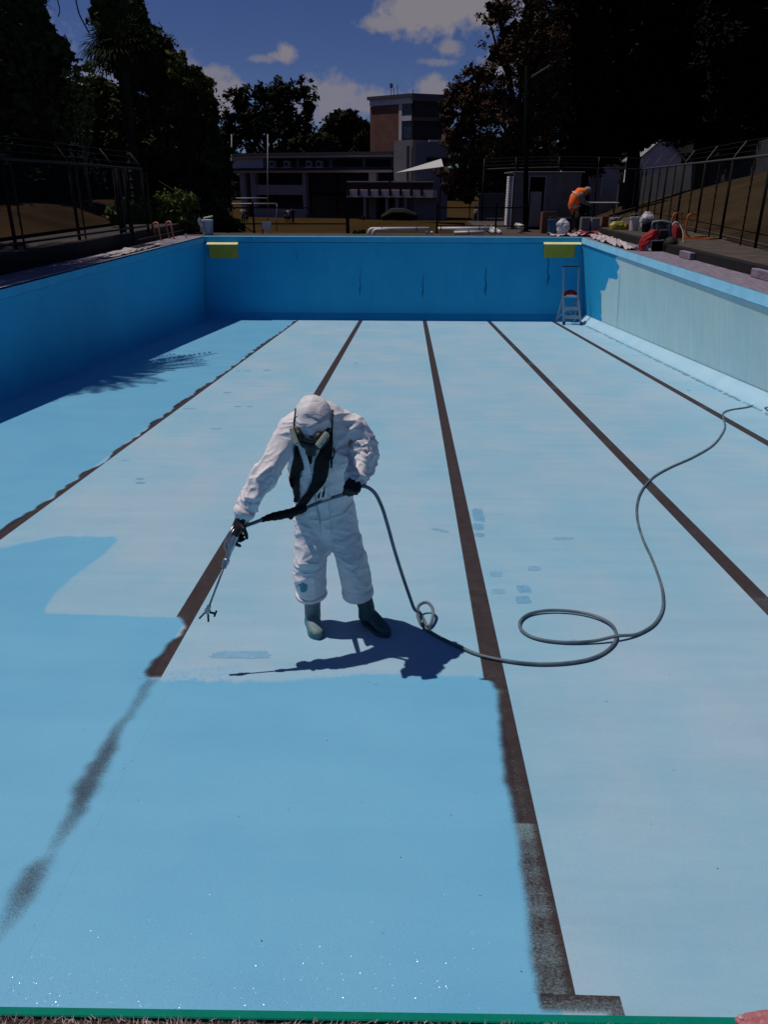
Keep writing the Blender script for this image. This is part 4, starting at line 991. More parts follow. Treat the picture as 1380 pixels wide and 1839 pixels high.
# ---- rail fence across the far deck
t = Thing('rail_fence', 'low dark two-rail fence along the far end of the pool', 'fence', (-4.6, 24.75, 0))
for px, w in [(410,.05),(457,.05),(625,.10),(785,.06),(890,.05)]:
    q = yat(px, 419, 24.75); t.part('post', MB().bar((q[0],24.75,-.1),(q[0],24.75,.88),w), M_POST)
for py in (373, 402):
    a, b = yat(340, py, 24.75), yat(625, py, 24.75); t.part('rail', MB().bar((a[0],24.75,a[2]),(b[0],24.75,b[2]),.035), M_POST)
    a, b = yat(785, py+(0 if py < 400 else 4), 24.75), yat(945, py+(0 if py < 400 else 4), 24.75); t.part('rail', MB().bar((a[0],24.75,a[2]),(b[0],24.75,b[2]),.035), M_POST)
a, b = yat(432,402,24.75), yat(458,419,24.75); t.part('brace', MB().bar(a, b, .03), M_POST)

# ---- white pipes on the far deck
def pipe(name, pts, r, label, straps=(), grp='white plastic pipes on the far deck'):
    P = np.array(pts); t = Thing(name, label, 'pipe', P[0], grp)
    t.part('pipe_run', MB().tube(P, r, 12), M_WHITEP, smooth=True)
    for f in straps:
        q = P[0]+(P[-1]-P[0])*f if len(P) == 2 else P[-2]+(P[-1]-P[-2])*f; d = (P[-1]-P[-2]); d = d/np.linalg.norm(d)*.012
        t.part('strap', MB().tube([q-d, q+d], r*1.12, 12), M_POST)
pY = 24.35
def bend(a, b, c, r=.10):     # rounded elbow at b
    a, b, c = map(np.asarray, (a, b, c)); u = (a-b)/np.linalg.norm(a-b)*r; v = (c-b)/np.linalg.norm(c-b)*r
    return [a]+[b+u*(1-math.sin(s))+v*(1-math.cos(s)) for s in np.linspace(0, math.pi/2, 6)]+[c]
q = lambda px, py, Y=pY: yat(px, py, Y)
pipe('white_pipe', bend(q(663,424), q(663,411.5), q(771,411)), .055, 'white plastic pipe with an elbow at the left of the far deck', (.17,.78))
pipe('white_pipe', bend(q(671,424,24.2), q(671,413,24.2), q(700,412.5,24.2)), .05, 'short white pipe elbow beside the long left pipe')
pipe('white_pipe', [q(787,411), q(880,410.5)], .055, 'white plastic pipe run right of the rail fence post', (.06,.8))
pipe('white_pipe', [q(816,418,24.2), q(868,417,24.2)], .05, 'thin lower white pipe in front of the right pipe run', (.5,))
pipe('white_pipe', [q(872,408,26.2), q(887,418,24.3)], .065, 'left of two parallel slanting white pipes', (.3,.65))
pipe('white_pipe', [q(883,408,26.2), q(899,418,24.3)], .065, 'right of two parallel slanting white pipes', (.3,.65))
pipe('white_pipe', [q(929,405,25.6), q(938,408,25.0)], .085, 'short thick white pipe stub by the floodlight pole', (.3,))
for px in (768, 776):
    pp = q(px, 418, 24.4); solo('pipe_cap', MB().tube([pp-np.array([0,.05,0]), pp+np.array([0,.06,0])], .045, 10, round_=True), M_WHITEP, 'white pipe end cap in the gap between the pipe runs, %s one' % ('left' if px == 768 else 'right'), 'pipe cap', pp, 'pipe end caps', smooth=True)

# ---- starting stand, weeds
t = Thing('metal_stand', 'small white topped metal stand on the far deck near the rail fence', 'stand', yat(478,418,24.4))
for px in (472, 486):
    a = yat(px,419,24.4); t.part('leg', MB().bar((a[0],24.4,0),(a[0],24.4,.26),.03), M_POST if px == 472 else M_WHITEP)
a, b = yat(471,405,24.4), yat(487,405,24.4); t.part('top', MB().bar(a, b, .035, .2), M_WHITEP)
t.part('shelf', MB().bar(a+np.array([.06,0,-.11]), b+np.array([-.05,0,-.11]), .03, .1), M_WHITEP)

# ---- white tub at the left corner
tb_ = np.array([-5.98, 23.62, .0]); a0 = yat(362,395,23.62)[0]; a1 = yat(382,395,23.62)[0]; xc = (a0+a1)/2; rr_ = (a1-a0)/2
t = Thing('white_tub', 'tall white plastic tub on the far left corner of the pool', 'tub', (xc, 23.62, 0))
t.part('tub_body', MB().tube([(xc,23.62,.0),(xc,23.62,.02),(xc,23.62,.40),(xc,23.62,.42)], [rr_*.86,rr_*.9,rr_,rr_*.96], 18), mat('tub_white', (.30,.31,.36), .5, .1, 8), smooth=False)
t.part('rim', MB().tube([(xc,23.62,.385),(xc,23.62,.43)], rr_*1.06, 18), M_WHITEP)
solo('paint_rag', MB().tube(spline([(xc-.18,23.5,.46),(xc-.19,23.48,.36),(xc-.12,23.45,.2),(xc-.14,23.46,.1)], 5), [.03+.03*abs(math.sin(i*1.3)) for i in range(16)], 8, [.02]*16, round_=True), mat('rag_grey', (.25,.25,.30), .9, .3, 20), 'grey rag hanging over the left side of the white tub', 'rag', (xc-.15,23.5,.1))
mb = MB().tube([(xc-.1,23.6,.47),(xc+.15,23.7,.52)], .02, 6); solo('paint_roller', mb, M_WHITEP, 'paint roller handle lying across the white tub', 'roller', (xc,23.6,.44))

# ---- orange hand rails on the left coping
for px, lab in ((285, 'bent orange pool handrail on the left coping, farther from the white tub'), (308, 'bent orange pool handrail on the left coping, nearer to the white tub')):
    Yq = 21.4 if px == 285 else 22.0
    b0 = yat(px-3, 431 if px == 285 else 429, Yq); b0[2] = 0; t = Thing('hand_rail', lab, 'handrail', b0, 'orange handrails on the left coping')
    P = [b0, b0+np.array([-.06,0,.30]), b0+np.array([-.05,0,.41]), b0+np.array([.03,0,.44]), b0+np.array([.09,-.05,.40]), b0+np.array([.12,-.1,.2]), b0+np.array([.15,-.12,0])]
    t.part('tube', MB().tube(spline(P, 4), .022, 8), mat('orange_dull', (.34,.14,.07), .5), smooth=True)
    for p in (P[0], P[-1]): t.part('flange', MB().tube([p, p+np.array([0,0,.02])], .04, 10), mat('orange_dull', (.16,.062,.028)))
q_ = zat(258,444,0); solo('black_mat', MB().tube([(q_[0]-.1,q_[1]-.6,.02),(q_[0],q_[1],.04),(q_[0]+.05,q_[1]+.5,.03)], [.10,.14,.08], 8, [.02,.035,.02], round_=True), M_BLACK, 'flat black bag lying on the left coping', 'bag', (q_[0],q_[1],0))
q_ = zat(334,428,0); solo('white_peg', MB().tube([(q_[0],q_[1],0),(q_[0],q_[1],.12)], .02, 6), M_WHITEP, 'small white peg standing on the left coping', 'peg', (q_[0],q_[1],0))
# crumpled plastic sheet on the left coping
def sheet(name, pts2d, z, amp, M, label, cat, seed, base_z=0, sub=.06, group=None):
    """crumpled cloth lying on the deck: outline polygon, height noise"""
    P = np.array(pts2d); x0, y0 = P.min(0); x1, y1 = P.max(0); xs = np.arange(x0, x1+sub, sub); ys = np.arange(y0, y1+sub*2, sub*2)
    def inside(x, y):
        c = False; n = len(P)
        for i in range(n):
            (ax, ay), (bx, by) = P[i], P[i-1]
            if (ay > y) != (by > y) and x < (bx-ax)*(y-ay)/(by-ay)+ax: c = not c
        return c
    idx = {}; mb = MB(); V = []
    for i, x in enumerate(xs):
        for j, y in enumerate(ys):
            if inside(x, y):
                idx[i, j] = len(V); n_ = mnoise.noise(Vector((x*5+seed, y*2.5, seed)))+.6*mnoise.noise(Vector((x*13, y*7+seed, 1)))
                V.append((x, y, z+.012+amp*max(0, .35+n_)))
    Fq = [(idx[i, j], idx[i+1, j], idx[i+1, j+1], idx[i, j+1]) for (i, j) in idx if all(k in idx for k in ((i+1, j), (i+1, j+1), (i, j+1)))]
    if not V: return
    mb.add(V, Fq); nV = len(V); o = solo(name, mb, M, label, cat, (float(P[:, 0].mean()), float(P[:, 1].mean()), z), group)
    return o
M_DROP = mat('drop_cloth', (.36, .30, .32), .9, .25, 5, .3, col2=(.50, .44, .46))
sheet('drop_sheet', [(-6.5,16.2),(-6.05,15.6),(-5.97,16.5),(-5.96,19.2),(-6.2,20),(-6.5,18.6)], 0, .035, M_DROP, 'thin crumpled pale dust sheet along the left coping', 'dust sheet', 3)
sheet('drop_sheet', [(4.0,23.3),(5.1,23.2),(4.98,21.5),(4.97,18.6),(5.25,18.2),(5.45,20.5),(5.68,23.0),(5.6,24.3),(4.1,24.3)], 0, .10, M_DROP, 'crumpled pale dust sheet draped along the far right corner coping', 'dust sheet', 8, sub=.05)
sheet('red_cloth', [(4.75,23.45),(5.3,23.3),(5.6,23.5),(5.5,24.0),(4.8,24.1)], .09, .05, M_RED, 'red cloth spread on the dust sheet at the far right corner', 'cloth', 15, sub=.05)

# ---- shed
y0s, y1s = 27.3, 29.6; xa, xb = 3.46, 5.62; zt = zat(1,1,0)[2]*0
zt = yat(1000, 311, y0s)[2]
t = Thing('shed', 'small dark brick shed with an open upper half door and white slatted left side', 'shed', ((xa+xb)/2, y0s, 0))
M_BRK = mat('shed_brick', (.13,.112,.115), .9, .25, 3, .3); M_DOOR = mat('shed_door', (.19,.17,.168), .8, .15, 4); M_DARK = mat('dark_opening', (.006,.006,.007), .9)
da, db = yat(952,340,y0s)[0], yat(979,340,y0s)[0]; dz1 = yat(960,318,y0s)[2]; dz0 = yat(960,344,y0s)[2]
t.part('wall', MB().box(xa,da,y0s,y0s+.12,0,zt).box(db,xb,y0s,y0s+.12,0,zt).box(da+.001,db-.001,y0s,y0s+.12,dz1,zt).box(xa+.02,xa+.12,y0s+.121,y1s,0,zt).box(xb-.12,xb,y0s+.121,y1s,0,zt).box(xa+.121,xb-.121,y1s-.12,y1s,0,zt), M_BRK)
# brick courses on the front
bp = MB()
for k in range(int(zt/.086)):
    bp.box(db+.02, xb-.01, y0s-.008, y0s-.0005, k*.086+.012, k*.086+.078)
    bp.box(xa+.01, da-.02, y0s-.008, y0s-.0005, k*.086+.012, k*.086+.078)
cb = t.part('brick_course', bp, M_BRK)
t.part('roof', MB().box(xa-.10,xb+.08,y0s-.10,y1s+.1,zt+.001,zt+.05), mat('shed_roof', (.10,.10,.11), .7), bevel=.01)
t.part('half_door', MB().box(da+.04,db-.08,y0s-.03,y0s+.02,.08,dz0), M_DOOR, bevel=.008)
t.part('door_frame', MB().box(da-.05,da,y0s-.02,y0s+.02,0,dz1).box(db,db+.05,y0s-.02,y0s+.02,0,dz1).box(da-.05,db+.05,y0s-.02,y0s+.02,dz1+.001,dz1+.05), M_DOOR)
xs_ = xa-.04
for k in range(20):
    z = .12+k*(zt-.2)/20; t.part('slat', MB().box(xs_-.16, xs_, y0s+.02, y0s+.55, z, z+.062), mat('slat_white', (.75,.70,.70), .6))
t.part('slat_frame', MB().box(xs_-.10,xs_-.075,y0s-.005,y0s+.019,0,zt), M_POST)

# ---- floodlight pole
pY_ = 25.9; q_ = yat(945,416,pY_); zt_ = yat(948,118,pY_)[2]
t = Thing('floodlight_pole', 'tall dark green floodlight pole in front of the shed', 'light pole', (q_[0], pY_, 0))
t.part('pole', MB().tube([(q_[0],pY_,-.1),((q_[0]+yat(946,118,pY_)[0])/2,pY_,zt_/2),(yat(946,118,pY_)[0],pY_,zt_)], [.085,.07,.05], 12), mat('pole_green', (.002,.004,.0035), .9, spec=.03), smooth=True)
a, b = yat(954,139,pY_), yat(987,119,pY_); t.part('lamp_arm', MB().bar(a, b, .05, .12), mat('lamp_grey', (.07,.07,.08), .6, spec=.1), bevel=.01)
t.part('base_plate', MB().box(q_[0]-.15,q_[0]+.15,pY_-.15,pY_+.15,-.002,.03), M_POST)

# ---- clutter at the far right corner
def carton(px0, px1, py0, py1, Y, M, label, cat='box', z=0, name='cardboard_box', depth=.3, lid=True):
    a, b = yat(px0,py1,Y), yat(px1,py0,Y); zz = z; H = yat(px0,py0,Y)[2]-z
    t = Thing(name, label, cat, ((a[0]+b[0])/2, Y, z))
    t.part('box_body', MB().box(a[0],b[0],Y,Y+depth,z+.001,z+H), M, bevel=.006)
    if lid: t.part('flap', MB().box(a[0]+.01,b[0]-.01,Y-.02,Y+.1,z+H+.001,z+H+.012), M)
    return t
def bucket(px0, px1, py0, py1, Y, M, label, z=0, handle=True, name='bucket', lid=None):
    a, b = yat(px0,py1,Y), yat(px1,py1,Y); xc = (a[0]+b[0])/2; r_ = (b[0]-a[0])/2; H = yat(px0,py0,Y)[2]-z
    t = Thing(name, label, 'bucket', (xc, Y, z))
    t.part('bucket_body', MB().tube([(xc,Y,z+.001),(xc,Y,z+H)], [r_*.86,r_], 18), M)
    t.part('rim', MB().tube([(xc,Y,z+H*.9),(xc,Y,z+H*1.02)], r_*1.06, 18), lid or M)
    if handle: t.part('bail_handle', MB().tube([(xc+r_*math.cos(s), Y-.02, z+H*.9+r_*.9*math.sin(s)) for s in np.linspace(.05, math.pi-.05, 10)], .008, 5), M_WIRE, smooth=True)
    return t
def bag(px0, px1, py0, py1, Y, M, label, z=0, name='plastic_bag', seed=1, cat='bag', sq=1, depth=.8):
    a, b = yat(px0,py1,Y), yat(px1,py1,Y); xc = (a[0]+b[0])/2; r_ = (b[0]-a[0])/2; H = yat(px0,py0,Y)[2]-z
    mb = MB(); rings = []
    for k, f in enumerate(np.linspace(0, 1, 10)):
        w = r_*(.8+.3*math.sin(f*2.6))*(1 if f < .75 else 1-(f-.75)*2.2*sq); row = []
        for th in np.arange(16)*2*math.pi/16:
            n_ = 1+.28*mnoise.noise(Vector((math.cos(th)*1.6+seed, math.sin(th)*1.6, f*4))); row.append((xc+w*n_*math.cos(th), Y+w*depth*n_*math.sin(th), z+.002+H*f*(1+.06*mnoise.noise(Vector((th, f*3, seed))))))
        rings.append(row)
    mb.loft(rings); return solo(name, mb, M, label, cat, (xc, Y, z))
carton(973,1000,381,413,25.0,M_CARD,'tall brown cardboard box against the shed', depth=.35)
bucket(983,1001,394,419,24.2,mat('bucket_blue',(.02,.05,.13),.5),'dark blue bucket in front of the cardboard box')
bag(1000,1021,393,420,23.75,M_BIN,'clear plastic rubbish bag at the rim right of the blue bucket', seed=2)
carton(1002,1030,391,414,25.4,mat('box_dark',(.05,.03,.025),.8),'low dark brown box behind the clear rubbish bag', name='storage_box', lid=False)
carton(1044,1062,392,413,24.9,mat('tub_grey',(.15,.155,.16),.6,.2,12),'grey plastic crate at the feet of the hi-vis worker, left one', name='plastic_crate', cat='crate', depth=.35)
carton(1062.5,1079,393,413,24.85,mat('tub_grey2',(.19,.19,.20),.6,.25,12),'lighter grey crate right beside the other grey crate', name='plastic_crate', cat='crate', depth=.35)
carton(1081,1095,388,412,25.3,mat('timber_red',(.16,.065,.035),.8,.2,6),'upright reddish wooden block behind the grey crates', name='wood_block', cat='wood block', lid=False, depth=.15)
bucket(1096,1112,391,409,24.9,mat('bucket_teal',(.03,.10,.11),.5),'teal bucket behind the yellow bag', z=.0, lid=mat('tub_white', (.30,.31,.36)))
bag(1095,1122,398,413,23.9,mat('yellow_bag',(.34,.30,.035),.55,.35,10,.5),'bright yellow plastic bag lying on the deck', name='yellow_bag', seed=9, sq=.5, depth=.5)
bag(1121,1129,400,411,23.9,mat('sand_bag',(.26,.15,.06),.8),'small tan pouch right beside the yellow bag', name='pouch', seed=4)
mb = MB().bar(yat(1106,403,24.6), yat(1121,387,24.6), .07, .015); solo('scraper_board', mb, mat('board_pale',(.30,.20,.14),.8), 'pale board leaning behind the yellow bag', 'board', yat(1106,408,24.6))
t = bucket(1130,1148,390,413,23.4,mat('bucket_white',(.50,.48,.47),.5),'white paint bucket with rollers across its top', z=.17)
mb = MB().tube([yat(1130,388,23.4), yat(1147,383,23.4)], .018, 6).tube([yat(1133,386,23.3), yat(1141,386,23.3)], .035, 8); solo('paint_roller', mb, mat('roller_dark',(.08,.08,.09),.7), 'paint roller lying across the white bucket', 'roller', yat(1138,388,23.4))
bag(1150,1172,380,413,23.0,M_BIN,'clear plastic bag of dark rubbish right of the white bucket', z=.17, seed=6)
bag(1154,1168,394,412,22.7,M_BLACK,'black bundle inside the clear rubbish bag', z=.17, seed=7, name='black_bundle', cat='bundle')
for (px, lab) in ((1083, 'left'), ): pass
# red jacket over a bucket, striped towel, rucksack chair, black bag on the right coping
Yc = 18.4
bucket(1153,1166,430,450,Yc,mat('bucket_white',(.30,.29,.28)),'white bucket under the red jacket', handle=False)
mb = MB(); a = yat(1151,449,Yc-.15)
rings = []
for f, cx, w, zz in [(0,1154,4,449),(.2,1156,7,440),(.4,1162,11,432),(.6,1169,13,425),(.8,1175,11,419),(1,1177,6,413)]:
    c_ = yat(cx, zz, Yc-.02); ww = w/1400*Yc; rings.append([(c_[0]+ww*math.cos(s)*(1+.2*mnoise.noise(Vector((s, f*5, 2)))), Yc+.0+.14*math.sin(s)*(1+.3*mnoise.noise(Vector((s*2, f*4, 7)))), c_[2]) for s in np.arange(14)*2*math.pi/14])
mb.loft(rings); solo('red_jacket', mb, M_RED, 'red jacket thrown over a white bucket on the right coping', 'jacket', a)
t = Thing('striped_towel', 'dark towel with white stripes lying on the right coping', 'towel', (zat(1183,449,0)[0], 18.3, 0))
for i in range(7):
    a, b = yat(1170+i*.8,439+i*1.7,18.3), yat(1192+i*.6,438+i*1.9,18.3); a[2] = max(a[2], .01); b[2] = max(b[2], .01)
    t.part('stripe', MB().bar(a, b, .024, .18, side=(0,1,0)), M_WHITEP if i % 2 == 0 else M_BLACK)
M_PACK = mat('rucksack', (.040,.047,.047), .85, .3, 9, .5); M_PACKL = mat('rucksack_frame', (.17,.17,.18), .6)
Yp = 18.9; t = Thing('rucksack', 'upright grey green rucksack with a pale top edge behind the red jacket', 'rucksack', (yat(1190,445,Yp)[0], Yp, 0))
rings = []
for py, x0, x1, d in [(446,1177,1206,.13),(430,1176,1207,.15),(415,1174,1206,.15),(405,1172,1206,.13),(400,1174,1205,.10),(398,1176,1203,.06)]:
    a, b = yat(x0,py,Yp), yat(x1,py,Yp); cx, w = (a[0]+b[0])/2, (b[0]-a[0])/2
    rings.append([(cx+w*np.sign(math.cos(s))*abs(math.cos(s))**.5, Yp+d*np.sign(math.sin(s))*abs(math.sin(s))**.5*(1+.1*math.sin(s*5)), max(.002, a[2])) for s in np.arange(20)*2*math.pi/20+.05])
t.part('pack_body', MB().loft(rings), M_PACK)
t.part('top_edge', MB().tube([yat(1172,406,Yp-.1), yat(1174,399,Yp-.08), yat(1190,397,Yp-.08), yat(1205,400,Yp-.08), yat(1207,408,Yp-.1)], .03, 8), M_PACKL, smooth=True)
a = yat(1184,426,Yp-.17); b = yat(1201,412,Yp-.17); t.part('pocket', MB().box(a[0],b[0],Yp-.19,Yp-.12,a[2],b[2]), mat('rucksack_pocket',(.030,.040,.040),.8), bevel=.02)
for px in (1181, 1203): t.part('strap', MB().bar(yat(px,402,Yp-.17), yat(px+1,430,Yp-.17), .03, .012), M_PACKL)
Yb = 18.1; a, b = yat(1190,452,Yb), yat(1220,425,Yb); c_ = ((a[0]+b[0])/2, Yb, (b[2]+.0)/2)
mb = MB(); mb.ball((c_[0], Yb, max(.01, c_[2])), ((b[0]-a[0])/2, .16, max(.08, b[2]/2)), 18, 11)
t = Thing('black_sack', 'round black sports bag on the right coping beside the rucksack', 'bag', (c_[0], Yb, 0)); t.part('sack', mb, mat('black_bag',(.008,.009,.008),.7,.4,9,.5), smooth=True)
t.part('zip', MB().tube([(c_[0]+.9*(b[0]-a[0])/2*math.cos(s), Yb-.158, c_[2]+b[2]*.42*math.sin(s)) for s in np.linspace(.2, 2.4, 10)], .008, 5), mat('zip_green',(.02,.03,.018)))
Yq = 19.6
mb = MB(); rings = []
for py, x0, x1 in [(428,1207,1226),(418,1208,1228),(408,1210,1226),(402,1213,1222)]:
    a, b = yat(x0,py,Yq), yat(x1,py,Yq); cx, w = (a[0]+b[0])/2, (b[0]-a[0])/2
    rings.append([(cx+w*math.cos(s)*(1+.2*math.sin(3*s)), Yq+.12*math.sin(s), a[2]) for s in np.arange(12)*2*math.pi/12])
mb.loft(rings); solo('red_bag', mb, mat('red_bag',(.26,.025,.02),.7,.3,9), 'red bag hanging behind the rucksack', 'bag', yat(1217,428,Yq))
P = [yat(1204,420,19.2), yat(1207,408,19.2), yat(1212,400,19.2), yat(1217,400,19.2), yat(1220,410,19.2)]
solo('frame_tube', MB().tube(spline(P, 4), .018, 6), M_WHITEP, 'bent white tube frame between the rucksack and the red bag', 'frame', yat(1204,446,19.2), smooth=True)
P = [yat(1226,450,18.4), yat(1228,430,18.6), yat(1227,415,18.8), yat(1222,404,19.0)]
solo('bent_hose_end', MB().tube(spline(P, 4), .012, 6), mat('hose_tan',(.30,.22,.15),.6), 'thin tan hose end standing up beside the black bag', 'hose', yat(1226,450,18.4), smooth=True)
# orange hurdles by the fence
def hurdle(px, py, Y, flip, lab):
    b0 = yat(px, py, Y); b0[2] = .17; t = Thing('hurdle', lab, 'hurdle', b0, 'orange hurdles by the right fence')
    s = flip
    t.part('upright', MB().tube(spline([b0+np.array([0,0,.02]), b0+np.array([-.10*s,0,.12]), b0+np.array([-.13*s,0,.30]), b0+np.array([-.12*s,0,.52]), b0+np.array([-.05*s,0,.55]), b0+np.array([.08*s,0,.55]), b0+np.array([.09*s,.02,.2])], 4), .020, 7), M_ORANGE, smooth=True)
    t.part('base_bar', MB().bar(b0+np.array([-.25*s,-.1,.02]), b0+np.array([.28*s,-.5,.02]), .035).bar(b0+np.array([.28*s,-.5,.022]), b0+np.array([.75*s,-.05,.022]), .033), M_ORANGE)
    t.part('top_bar', MB().bar(b0+np.array([-.06*s,0,.57]), b0+np.array([.1*s,0,.57]), .035), M_ORANGE)
hurdle(1240,428,20.0,1,'orange metal hurdle lying near the right fence, front one')
hurdle(1214,424,20.6,1,'orange metal hurdle behind the red bag')
t = Thing('garden_fork_stand', 'thin pale T shaped stake standing beside the orange hurdles', 'stake', yat(1216,415,21.5)); a, b = yat(1209,378,21.5), yat(1224,379,21.5)
t.part('stem', MB().tube([yat(1214,420,21.5), yat(1218,380,21.5)], .008, 5), M_POST); t.part('cross_bar', MB().bar(a, b, .02), M_RAIL)

# ---- trestle table at the worker
Yt = 25.9; t = Thing('trestle_table', 'pale folding trestle table in front of the hi-vis worker', 'table', (yat(1078,413,Yt)[0], Yt, 0))
a, b = yat(1048,363,Yt), yat(1110,363,Yt); zt2 = a[2]
t.part('table_top', MB().box(a[0],b[0],Yt-.25,Yt+.3,zt2-.03,zt2), mat('table_top',(.34,.32,.31),.6), bevel=.006)
for (p0, p1) in (((1071,364),(1052,386)),((1054,364),(1072,390)),((1106,364),(1100,412)),((1100,364),(1109,412))):
    c0, c1 = yat(*p0,Yt), yat(*p1,Yt); t.part('leg', MB().bar(c0, c1, .03), M_RAIL)
q_ = (yat(1104,362,Yt)[0]); 
# ================================================================== PEOPLE IN THE DISTANCE
def limb(pts, r, n=8): return MB().tube(pts, r, n, round_=True)
def small_person(base, face, top_c, leg_c, label, group, lean=0, H=1.68, stride=.12, skirt=False, hair=(.012,.008,.006), arms='down', bag=None, pack=None):
    bx, by, bz = base; k = H/1.7; fx, fy = math.cos(face), math.sin(face); sx, sy = -fy, fx
    def P(f, s, h): return np.array([bx+fx*f*k+sx*s*k, by+fy*f*k+sy*s*k, bz+h*k])
    t = Thing('person', label, 'person', base, group)
    b = MB(); L = lean
    b.tube([P(0,0,.86), P(L*.4,0,1.05), P(L,0,1.33), P(L*1.1,0,1.45)], [.13,.125,.15,.06], 10, [.09,.09,.10,.06], side=(sx,sy,0), round_=True)
    b.ball(P(L*1.3+.02,0,1.58), (.085,.085,.11), 10, 8); b.tube([P(L*1.1,0,1.42), P(L*1.25,0,1.52)], .05, 8)
    b.tube([P(L*1.3+.09,0,1.57), P(L*1.3+.12,0,1.55)], .015, 5)
    st = stride
    for s, f in ((-.085, st), (.085, -st)):
        b.tube([P(0,s,.88), P(f*.5+.03,s,.48), P(f,s,.08), P(f,s,.05)], [.085,.06,.045,.045], 8, round_=True); b.tube([P(f-.04,s,.04), P(f+.15,s,.035)], .04, 6, round_=True)
    for s, f in ((-.20, -st*.8), (.20, st*.8)):
        if arms == 'fold': b.tube([P(L,s*.9,1.36), P(L+.06,s*1.15,1.12), P(L+.24,s*.2,1.16)], [.055,.045,.036], 7, round_=True)
        else: b.tube([P(L,s*.9,1.36), P(L+f*.3,s*1.15,1.1), P(L+f+.05,s*1.1,.84)], [.055,.045,.036], 7, round_=True)
    me = remesh(b, .022*k, 2); me.transform(Matrix.Translation(-Vector(base))); t.part('body', me, mat('skin_far', (.16,.085,.06), .7))
    c = MB().tube([P(0,0,.88), P(L*.4,0,1.05), P(L,0,1.33), P(L*1.05,0,1.42)], [.165,.155,.185,.10], 12, [.115,.115,.13,.09], side=(sx,sy,0))
    for s, f in ((-.20, -st*.8), (.20, st*.8)): c.tube([P(L,s*.85,1.38), P(L+f*.3,s*1.16,1.10)], [.072,.062], 8)
    t.part('shirt', c, mat('shirt_%.2f_%.2f' % (top_c[0], top_c[2]), top_c, .85), smooth=True)
    g = MB()
    if skirt: g.tube([P(0,0,.95), P(0,0,.48)], [.16,.24], 12, [.12,.19], side=(sx,sy,0))
    else:
        g.tube([P(0,0,.76), P(0,0,.97)], [.165,.16], 10, [.12,.115], side=(sx,sy,0))
        for s, f in ((-.085, st), (.085, -st)): g.tube([P(0,s,.90), P(f*.5+.03,s,.48), P(f,s,.10)], [.105,.082,.068], 8)
    t.part('skirt' if skirt else 'trousers', g, mat('legs_%.2f' % leg_c[0], leg_c, .85), smooth=True)
    t.part('hair', MB().ball(P(L*1.3+.005,0,1.615), (.095,.095,.09), 10, 7), mat('hair_dark', hair, .8), smooth=True)
    if pack: t.part('school_bag', MB().ball(P(L-.2,0,1.15), (.13,.13,.19), 10, 7), mat('bag_dark', pack, .8), smooth=True)
    return t
W_ = (.42,.42,.44); D_ = (.010,.011,.016)
fp = lambda px, py: zat(px, py, -2.9)
g_ = 'students on the field'
small_person(fp(514,400), R(250), (.012,.013,.02), D_, 'student in dark uniform with a white sleeve, left of the pair on the field', g_, skirt=True, pack=W_)
small_person(fp(519.5,400.5), R(280), W_, D_, 'student in a white shirt, middle of the group on the field', g_, skirt=True, pack=(.01,.01,.012))
small_person(fp(526.5,400.5), R(300), (.012,.013,.02), D_, 'taller student all in dark clothes at the right of the group on the field', g_, H=1.78)
small_person(fp(437,399), R(260), W_, (.02,.016,.016), 'student in a white shirt standing by the dark tree edge', g_, H=1.72)
small_person(fp(443.5,401), R(280), (.05,.03,.028), D_, 'student in a brown top beside the white shirted one', g_, skirt=True)
Y8 = 60.
small_person(np.array([yat(854,401,Y8)[0], Y8, -1.55]), R(200), (.10,.09,.10), D_, 'person in a grey top with folded arms left of the shed', 'people left of the shed', H=1.5, arms='fold', pack=W_)
small_person(np.array([yat(879,401,Y8)[0], Y8, -1.55]), R(240), (.018,.018,.022), (.05,.04,.036), 'dark dressed person carrying a white bag left of the shed', 'people left of the shed', H=1.55, pack=W_)

# ---- hi-vis worker bending over the table
Yw = 25.4
def wp(px, py, dy=0): return yat(px, py, Yw+dy)
BW = np.array([wp(1037,412)[0], Yw, 0.])
w = Thing('person', 'worker in an orange hi-vis vest and pale cap bending over the trestle table', 'person', BW)
b = MB()
b.tube([wp(1035,378), wp(1033,368), wp(1037,356), wp(1046,348)], [.13,.13,.15,.12], 12, [.14,.15,.16,.13], side=(0,1,0), round_=True)
b.tube([wp(1046,350), wp(1053,345)], .06, 8, round_=True); b.ball(wp(1057,343), (.10,.085,.105), 12, 9)
b.tube([wp(1061,346), wp(1063,347)], .016, 5, round_=True)
for dy in (-.14, .14):
    b.tube([wp(1035,378,dy*.7), wp(1037,394,dy), wp(1036,411,dy)], [.10,.075,.055], 8, round_=True); b.tube([wp(1034,413,dy), wp(1041,413,dy)], .045, 6, round_=True)
    b.tube([wp(1045,351,dy*1.4), wp(1049,363,dy*1.5), wp(1060,366,dy*1.1), wp(1064,365,dy)], [.065,.055,.042,.04], 8, round_=True)
me = remesh(b, .02, 3); me.transform(Matrix.Translation(-Vector(BW))); w.part('body', me, mat('skin_far', (.16,.085,.06)))
M_HIVIS = mat('hi_vis_orange', (.95, .15, .02), .7, .12, 12, .3)
v = MB().tube([wp(1034,379), wp(1031,368), wp(1035,355), wp(1044,346), wp(1049,345)], [.165,.18,.185,.15,.10], 16, [.16,.175,.19,.17,.12], side=(0,1,0), round_=True)
VV = w.part('vest', v, M_HIVIS, smooth=True)
w.part('reflective_band', MB().tube([wp(1032.5,372), wp(1032.2,369)], [.186,.186], 16, [.182,.182], side=(0,1,0)), mat('reflective', (.50,.42,.36), .4), VV)
w.part('reflective_band', MB().tube([wp(1036.5,352.5), wp(1038.3,350.3)], [.182,.176], 16, [.196,.192], side=(0,1,0)), MATS['reflective'], VV)
